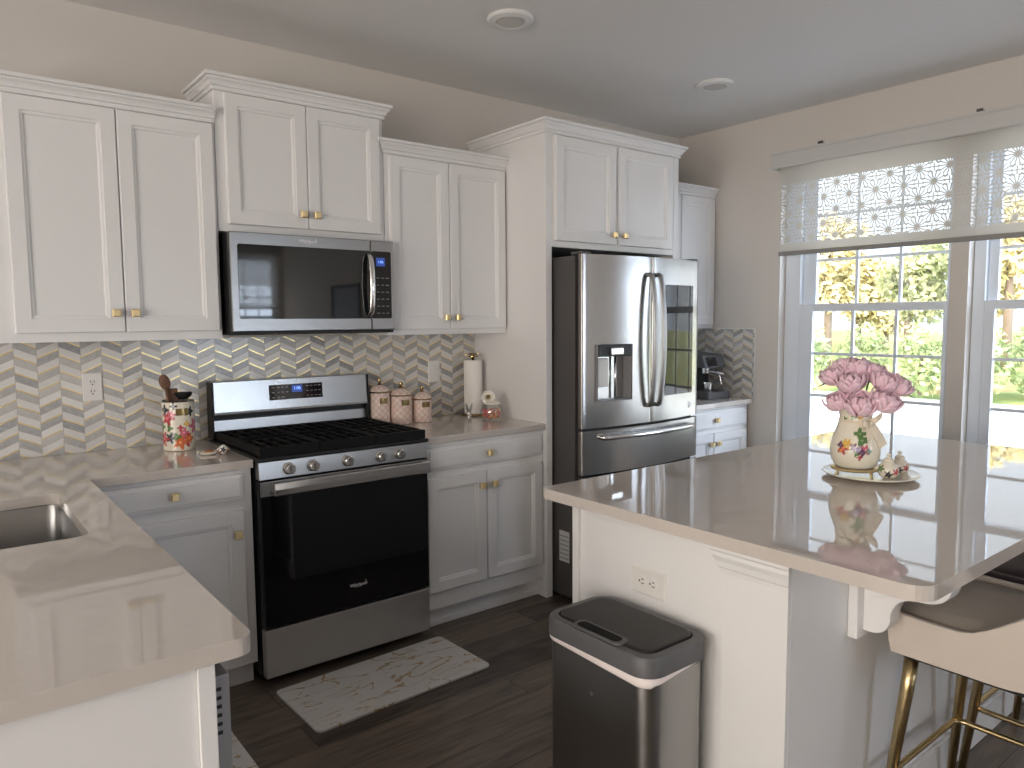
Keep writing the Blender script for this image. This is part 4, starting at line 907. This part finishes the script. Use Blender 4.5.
# ---------------------------------------------------------------- roller shade
t = thing('roller_shade', (XR-.05, -1.85, 1.83), 'sheer white roller shade with flower cut-outs under a valance over the windows', 'shade')
SY0, SY1 = -3.02, -.78
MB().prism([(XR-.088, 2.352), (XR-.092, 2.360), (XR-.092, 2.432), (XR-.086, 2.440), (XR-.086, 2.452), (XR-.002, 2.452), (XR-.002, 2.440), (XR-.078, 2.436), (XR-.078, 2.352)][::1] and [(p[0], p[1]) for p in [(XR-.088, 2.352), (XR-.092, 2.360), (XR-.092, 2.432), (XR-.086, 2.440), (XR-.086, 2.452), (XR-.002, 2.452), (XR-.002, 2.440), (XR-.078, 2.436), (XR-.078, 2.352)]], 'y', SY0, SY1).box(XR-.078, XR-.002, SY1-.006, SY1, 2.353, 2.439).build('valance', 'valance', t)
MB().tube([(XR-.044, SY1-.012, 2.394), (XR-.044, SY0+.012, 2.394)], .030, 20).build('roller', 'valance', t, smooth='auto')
MB().box(XR-.0455, XR-.0445, SY0+.03, SY1-.045, 1.850, 2.372).build('fabric', 'shade_east', t, at=(0, 0, 0))
MB().box(XR-.052, XR-.038, SY0+.028, SY1-.043, 1.822, 1.849).build('bottom_bar', 'shade_bar', t, bevel=.003)
for y in (-1.09, -1.93, -2.76): MB().box(XR-.060, XR-.030, y-.016, y+.016, 2.4525, 2.462).box(XR-.064, XR-.056, y-.010, y+.018, 2.4525, 2.472).build('bracket', 'dark_gray', t)
t = thing('roller_shade', (2.45, YF+.04, 1.6), 'sheer roller shade lowered over the window behind the viewer', 'shade')
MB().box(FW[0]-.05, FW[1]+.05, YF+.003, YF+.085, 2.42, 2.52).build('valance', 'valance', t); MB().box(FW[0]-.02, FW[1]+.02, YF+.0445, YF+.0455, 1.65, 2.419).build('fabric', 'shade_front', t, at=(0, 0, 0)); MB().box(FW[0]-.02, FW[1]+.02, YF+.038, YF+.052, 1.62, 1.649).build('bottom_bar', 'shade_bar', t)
# picture on the far wall (seen mirrored in the microwave door)
t = thing('framed_picture', (XR-.002, -6.1, 1.0), 'dark framed picture on the window wall behind the viewer', 'picture')
mb = MB(); mb.box(XR-.022, XR-.002, -6.5, -5.7, 1.0, 1.04).box(XR-.022, XR-.002, -6.5, -5.7, 1.86, 1.9).box(XR-.022, XR-.002, -6.5, -6.46, 1.04, 1.86).box(XR-.022, XR-.002, -5.74, -5.7, 1.04, 1.86); mb.build('frame', 'black_matte', t)
MB().box(XR-.012, XR-.003, -6.459, -5.741, 1.041, 1.859).build('print', 'mesh_gray', t)

# ---------------------------------------------------------------- vase of peonies on a plate
TX, TY = 1.465, -2.285; vx, vy = 1.425, -2.252; z0 = CT+.001
t = tag(MB().lathe([(.085, 0), (.095, .002), (.142, .010), (.148, .014), (.147, .017), (.138, .014), (.092, .007), (.001, .007)], (TX, TY, z0), 64).build('plate', 'porcelain', smooth='auto', at=(TX, TY, z0)), 'round white plate under the floral vase on the island', 'plate')
t = thing('vase', (vx, vy, z0+.008), 'cream floral porcelain vase with ribbon and gilt foot on the island', 'vase')
zb = z0+.0075
st = MB(); st.lathe([(.071, .018), (.074, .022), (.071, .026), (.05, .026), (.05, .018)], (vx, vy, zb), 40)
for k in range(4):
    an = va(vx, vy)+.75+k*pi/2; st.tube(smoothed([(vx+.066*cos(an), vy+.066*sin(an), zb+.020), (vx+.072*cos(an), vy+.072*sin(an), zb+.010), (vx+.076*cos(an), vy+.076*sin(an), zb+.002)]), .004, 8)
st.build('gilt_foot', 'gold', t, smooth='auto')
prof = [(.052, .0265), (.060, .030), (.069, .045), (.075, .065), (.077, .085), (.075, .105), (.070, .125), (.063, .145), (.056, .165), (.051, .185), (.050, .200), (.053, .215), (.059, .228), (.061, .232)]
pp = smoothed([(r, z, 0) for r, z in prof], 5); inner = [(.058, .231), (.049, .21), (.046, .19), (.052, .16), (.066, .12), (.07, .085), (.06, .04), (.01, .034)]
spout = va(vx, vy)-1.25
def vr(r, z, th):
    d = (th-spout+pi) % (2*pi)-pi; k = max(0, (z-.19)/.042); return r*(1+.22*k*math.exp(-(d/.45)**2))
o = MB().loops([[(vx+vr(r, z, 2*pi*k/150)*cos(2*pi*k/150), vy+vr(r, z, 2*pi*k/150)*sin(2*pi*k/150), zb+z+.012*max(0, (z-.19)/.042)*math.exp(-(((2*pi*k/150-spout+pi) % (2*pi)-pi)/.5)**2)) for k in range(150)] for r, z in [(p.x, p.y) for p in pp]+inner]).build('body', 'painted', t, smooth='auto', at=(vx, vy, zb))
a = va(vx, vy)
fv = [(a-.50, .095, .016, RED, 5), (a-.58, .090, .008, (.7, .2, .05), 4), (a-.30, .110, .013, YEL, 5), (a+.30, .125, .017, GRN, 3), (a+.22, .145, .015, GRN, 4), (a-.05, .100, .012, PUR, 5), (a+.12, .092, .012, (.4, .35, .5), 5), (a+.42, .096, .013, PINK, 5), (a+.28, .085, .010, PUR, 4), (a+.05, .080, .008, GRN, 3), (a+.18, .068, .007, RED, 4), (a+.55, .09, .009, (.15, .25, .2), 4), (a-.42, .112, .012, YEL, 4), (a-.62, .105, .01, PUR, 4),
      (a+.1, .205, .012, RED, 6), (a-.15, .195, .008, GRN, 3), (a+.28, .2, .008, YEL, 4), (a-.7, .19, .006, GRN, 3), (a+2.5, .1, .03, RED, 5), (a-2.2, .1, .03, YEL, 5)]
paint(o, floral(fv, (.84, .79, .66)))
# ribbon: band, bow loops and tails
an = a+.75; nr = Vector((cos(an), sin(an), 0)); tg = Vector((-sin(an), cos(an), 0)); bc = Vector((vx, vy, zb+.178))+nr*.058
mb = MB(); mb.lathe([(.0525, .172), (.0535, .178), (.0545, .186), (.0515, .186), (.0515, .172)], (vx, vy, zb), 48)
def strip(mb, pts, w, wd):
    P = smoothed(pts, 6); L = []
    for p in P: L.append([p-wd*w-nr*.0006, p+wd*w-nr*.0006, p+wd*w+nr*.0006, p-wd*w+nr*.0006])
    mb.loops(L)
zv = Vector((0, 0, 1))
strip(mb, [bc, bc+tg*.02+nr*.016+zv*.018, bc+tg*.036+nr*.014+zv*.030, bc+tg*.03+nr*.002+zv*.012, bc], .011, zv); strip(mb, [bc, bc-tg*.02+nr*.016-zv*.004, bc-tg*.034+nr*.012+zv*.002, bc-tg*.028+nr*.002-zv*.012, bc], .010, zv)
strip(mb, [bc, bc+tg*.018+nr*.012-zv*.03, bc+tg*.045+nr*.016-zv*.075], .016, (tg*.85+zv*.5).normalized()); strip(mb, [bc, bc-tg*.002+nr*.010-zv*.04, bc+tg*.004+nr*.014-zv*.095], .016, tg)
mb.ball(tuple(bc+nr*.006), .010, 12); mb.build('ribbon', 'ribbon', t, smooth='auto')
# flowers
def peony_mesh(seed):
    r = random.Random(seed); mb = MB()
    for ring, (n, rad, tip, half) in enumerate(((3, .012, .02, .75), (5, .019, .10, .62), (6, .026, .20, .60), (7, .032, .30, .58), (7, .037, .40, .56))):
        for k in range(n):
            th = 2*pi*(k+r.random()*.5)/n+ring*.7; L = []; tp = tip+r.uniform(-.05, .05); ro = r.uniform(.95, 1.1)
            for i in range(7):
                s = i/6; po = pi*(.93-(.93-tp)*s); w = half*(.35+.65*sin(pi*min(1, .15+.75*s)))*(1 if s < .95 else .72); flare = 1+.16*s**3; row = []
                for j in range(7):
                    q = (j-3)/3; az = th+q*w; rr = rad*ro*flare*(1+.05*sin(7*q+k+ring)*s)
                    pp_ = po+.07*q*q*s+.05*s*sin(8*q+k*2.1)
                    row.append(Vector((rr*sin(pp_)*cos(az), rr*sin(pp_)*sin(az), rr*.92*cos(pp_))))
                L.append(row)
            mb.loops(L, False, False, closed=False)
    return mb
SC = [(-.074, .0, .336, 1.02), (-.022, .045, .322, 1.14), (.042, -.02, .350, 1.05), (.086, .025, .322, 1.08), (.128, .0, .306, .95), (-.056, .045, .256, 1.0), (.012, .075, .250, 1.15), (.084, .055, .262, 1.12), (-.040, -.04, .362, 1.05), (.044, -.075, .346, .95), (.000, .0, .368, .95)]
sdv = Vector((cos(a+pi/2), sin(a+pi/2), 0)); fdv = Vector((cos(a), sin(a), 0)); names = ['spout-side pink peony at the outer edge of the bouquet', 'large pink peony facing the viewer at the heart of the bouquet', 'pink peony in the upper back of the bouquet near the window bars', 'pink peony above the ribbon in the vase bouquet', 'pink peony hanging out farthest over the ribbon side of the vase', 'small pink peony drooping low over the vase spout', 'full pink peony at the front centre over the vase rim', 'pink peony low over the ribbon bow in the bouquet', 'pink peony rising behind the spout-side blooms of the bouquet', 'half-hidden pink peony at the back of the bouquet', 'small pink peony topmost in the vase bouquet']
for i, (sx_, dx_, h, sc) in enumerate(SC):
    head = Vector((vx, vy, zb))+sdv*sx_+fdv*dx_+zv*(h-.005); dirv = (sdv*sx_*5.5+fdv*(dx_+.03)*5+zv*1.0).normalized()
    t = thing('peony', tuple(head), names[i], 'flower', 'pink peonies in the vase')
    b = peony_mesh(i); q = zv.rotation_difference(dirv).to_matrix().to_4x4(); mtx = Matrix.Translation(head) @ q @ Matrix.Diagonal((sc*1.05, sc*1.05, sc*1.05, 1))
    bmesh.ops.transform(b.bm, matrix=mtx, verts=b.bm.verts[:]); b.build('bloom', 'petal', t, smooth=True, solid=.0008)
    mouth = Vector((vx, vy, zb+.225))+sdv*max(-.03, min(.03, sx_*.4))+fdv*max(-.03, min(.03, dx_*.4)); bot = Vector((vx, vy, zb+.07))-sdv*sx_*.15-fdv*dx_*.2
    MB().tube(smoothed([head-dirv*.012, head-dirv*.03, mouth, bot], 5), .0025, 8).build('stem', 'stem_green', t, smooth=True)
    if i in (0, 4, 5, 7, 2):
        l0 = head-dirv*.03; ld = (sdv*(1 if sx_ > 0 else -1)*.9+fdv*.3-zv*.25+zv*.35*(i % 2)).normalized(); ln = ld.cross(zv).normalized(); L = []
        for s, w in ((0, .002), (.25, .009), (.6, .012), (1, .001)): L.append([l0+ld*.062*s+ln*w*x+zv*(.006*sin(3*s)+y*.0006) for x, y in ((-1, -1), (1, -1), (1, 1), (-1, 1))])
        MB().loops(L).build('leaf', 'leaf_dark', t)
# shakers
def shaker(x, y, s, label):
    z = z0+.0078; t = thing('floral_shaker', (x, y, z), label, 'shaker', 'floral shakers on the plate')
    o = MB().loops([[(x+s*r*cos(2*pi*k/72), y+s*r*sin(2*pi*k/72), z+s*h) for k in range(72)] for r, h in [(p.x, p.y) for p in smoothed([(.016, 0, 0), (.026, .008, 0), (.032, .024, 0), (.028, .040, 0), (.018, .050, 0), (.015, .054, 0)], 5)]]).build('body', 'painted', t, smooth='auto', at=(x, y, z))
    paint(o, floral([(va(x, y)+k*.8-2.4, s*(.016+.016*((k*7) % 3)/2), .010*s, (PINK, PUR, GRN, BLK, RED)[k % 5], 5) for k in range(8)], (.82, .77, .66)))
    MB().lathe([(s*r, s*h) for r, h in ((.0155, .0542), (.018, .057), (.014, .063), (.006, .067), (.005, .071), (.008, .076), (.005, .081), (.001, .082))], (x, y, z), 24).build('stopper', 'porcelain', t, smooth='auto')
shaker(1.452, -2.350, 1.0, 'small round floral shaker on the plate touching the vase foot'); shaker(1.556, -2.338, .92, 'small round floral shaker at the outer edge of the plate')

# ---------------------------------------------------------------- bar stools
def stool(x, y, label, shell_m, in_m, first=None):
    t = thing('bar_stool', (x, y, 0), label, 'bar stool', 'velvet bar stools along the island')
    n = 40; Lp = []
    for k in range(n+1):      # plan path: front corner, along one side, round the back, to the other front corner
        s = k/n
        if s < .22: p = Vector((-.245, .20-.25*(s/.22), 0)); b = 0
        elif s > .78: p = Vector((.245, -.05+.25*((s-.78)/.22), 0)); b = 0
        else:
            th = pi+pi*(s-.22)/.56; p = Vector((.245*cos(th), -.05+.20*sin(th), 0))
        w = min(s, 1-s); rise = .681-.004*sin(min(1, w/.24)*pi)+.215*(max(0, min(1, (w-.16)/.27)))**1.25
        Lp.append((p, rise))
    def ring(sc, zf): return [(x+p.x*sc, y+(p.y+.02)*sc-.02, zf(r)) for p, r in Lp]
    secs = [ring(.86, lambda r: .562), ring(.965, lambda r: .570), ring(.985, lambda r: .60), ring(1.0, lambda r: .60+(r-.60)*.6), ring(1.01, lambda r: r-.012), ring(1.0, lambda r: r), ring(.945, lambda r: r), ring(.925, lambda r: r-.014), ring(.90, lambda r: .62), ring(.89, lambda r: .575)]
    mb = MB(); R = [[mb.v(p) for p in s] for s in secs]; m = len(R)
    for i in range(m-1):
        for k in range(n): mb.f((R[i][k], R[i][k+1], R[i+1][k+1], R[i+1][k]))
    mb.f([r[0] for r in R]); mb.f([r[n] for r in R][::-1])
    mb.build('shell', shell_m, t, smooth='auto', angle=60)
    seat = [(p[0]+x, p[1]+y) for p in rrect(-.212, .212, -.205, .225, .09, 8)]
    def sr(sc, z): return [(x+(p[0]-x)*sc, y+(p[1]-y)*sc, z) for p in seat]
    MB().loops([sr(.90, .566), sr(1.0, .578), sr(1.02, .62), sr(1.0, .655), sr(.93, .672), sr(.6, .678)]).build('seat_cushion', in_m, t, smooth=True)
    ins = ring(.885, lambda r: .66); inb = ring(.905, lambda r: r-.02); inc = ring(.875, lambda r: r-.03)
    mb = MB(); R = [[mb.v(p) for p in s] for s in (ins, ring(.898, lambda r: .66), inb, inc)]
    for i in range(4):
        A, B = R[i], R[(i+1) % 4]
        for k in range(n): mb.f((A[k], A[k+1], B[k+1], B[k]))
    mb.f([r[0] for r in R]); mb.f([r[n] for r in R][::-1]); mb.build('inner_back', in_m, t, smooth='auto', angle=60)
    MB().box(x-.19, x+.19, y-.16, y+.18, .545, .5605).build('seat_plate', 'black_matte', t)
    for sx in (-1, 1):
        for sy in (-1, 1): MB().tube([(x+sx*.186, y+.01+sy*.150, .5445), (x+sx*.192, y+.01+sy*.157, .46), (x+sx*.236, y+.01+sy*.200, .002)], [.0175, .017, .011], 14).build('leg', 'brass_leg', t, smooth=True)
    zr = .225; hx, hy = .212, .182
    pr = [(x+p[0], y+.01+p[1], zr) for p in rrect(-hx, hx, -hy, hy, .03, 4)]
    MB().tube(pr, .0085, 10, closed=True).build('footrest', 'brass_leg', t, smooth=True)
    return t
stool(1.205, -2.785, 'cream velvet bar stool with gold legs tucked under the island near the corbel', 'velvet_cream', 'velvet_cream_shaded')
stool(1.745, -2.79, 'dark mauve velvet bar stool behind the cream one at the island', 'velvet_mauve', 'velvet_mauve')

# ---------------------------------------------------------------- outdoors
struct(MB().box(XR+.2, 60, -40, 45, -.75, -.65), 'ground', 'concrete')
struct(MB().prism([(19, -.649), (20, -.50), (60, .3), (60, -.649)], 'y', -40, 45), 'lawn', 'lawn')
rg = random.Random(11)
def foliage(mb, c, rx, ry, rz, n, s):
    for _ in range(n):
        while True:
            p = Vector((rg.uniform(-1, 1), rg.uniform(-1, 1), rg.uniform(-1, 1)))
            if .25 < p.length < 1: break
        p = Vector((c[0]+p.x*rx, c[1]+p.y*ry, c[2]+p.z*rz)); u = Vector((rg.uniform(-1, 1), rg.uniform(-1, 1), rg.uniform(-1, 1))).normalized(); w = u.orthogonal().normalized(); k = s*rg.uniform(.6, 1.3)
        mb.f([mb.v(p+u*k), mb.v(p+w*k*.6), mb.v(p-u*k), mb.v(p-w*k*.6)])
def tree(x, y, h, m, label, n=1500, spread=.62):
    t = thing('tree', (x, y, -.4), label, 'tree', 'trees beyond the window')
    MB().tube([(x, y, -.4), (x+.1, y+.05, h*.4), (x-.1, y, h*.85)], [.17, .13, .05], 10).build('trunk', 'bark', t, smooth=True)
    mb = MB()
    for k in range(8): foliage(mb, (x+rg.uniform(-1., 1.)*spread, y+rg.uniform(-1.2, 1.2)*spread, h*rg.uniform(.32, .95)), 1.35*spread, 1.45*spread, 1.15*spread, n//8, .17)
    mb.build('foliage', m, t)
def bush(x, y, r, m, label, n=700):
    t = thing('bush', (x, y, -.5), label, 'bush', 'bushes beyond the window'); mb = MB(); foliage(mb, (x, y, r*.95-.25), r, r, r*1.45, n, .10); mb.build('foliage', m, t)
    MB().tube([(x, y, -.5), (x, y, r*.6)], .06, 8).build('stem', 'bark', t)
def at(px, dist):
    d = fw+rt*((px-512)/740.76); d = d/sqrt(d.x**2+d.y**2); return CX+d.x*dist, CY+d.y*dist
for px, dist, h, m, lb in ((826, 31, 5.2, 'leaf_yellow', 'yellow-leaved tree beyond the first window, nearest the shade edge'), (884, 44, 3.6, 'leaf_yellow', 'distant low yellow tree seen above the window rail'), (906, 33, 4.0, 'leaf_green', 'slim-trunked tree behind the peonies'), (1005, 31, 5.6, 'leaf_yellow', 'leafy yellow-green tree filling the second window'), (1090, 33, 6.0, 'leaf_green', 'green tree at the outer side of the second window'), (786, 38, 6.5, 'leaf_yellow', 'tall yellow tree hidden mostly behind the wall beside the first window'), (856, 39, 4.6, 'leaf_yellow', 'mid-height pale yellow tree over the vase, farther than its neighbours'), (1050, 40, 6.5, 'leaf_yellow', 'far tall yellow tree at the edge of the second window')):
    x, y = at(px, dist); tree(x, y, h, m, lb, 2400)
for px, dist, r, lb in ((806, 21, .66, 'bush at the frame side of the first window'), (862, 21.5, .66, 'bush behind the peonies beyond the lawn'), (920, 21, .66, 'bush between the vase and window mullion'), (979, 21, .66, 'bush in the corner of the second window'), (1038, 21.5, .66, 'bush at the outer side of the second window')):
    x, y = at(px, dist); bush(x, y, r, 'leaf_bush', lb, 600)
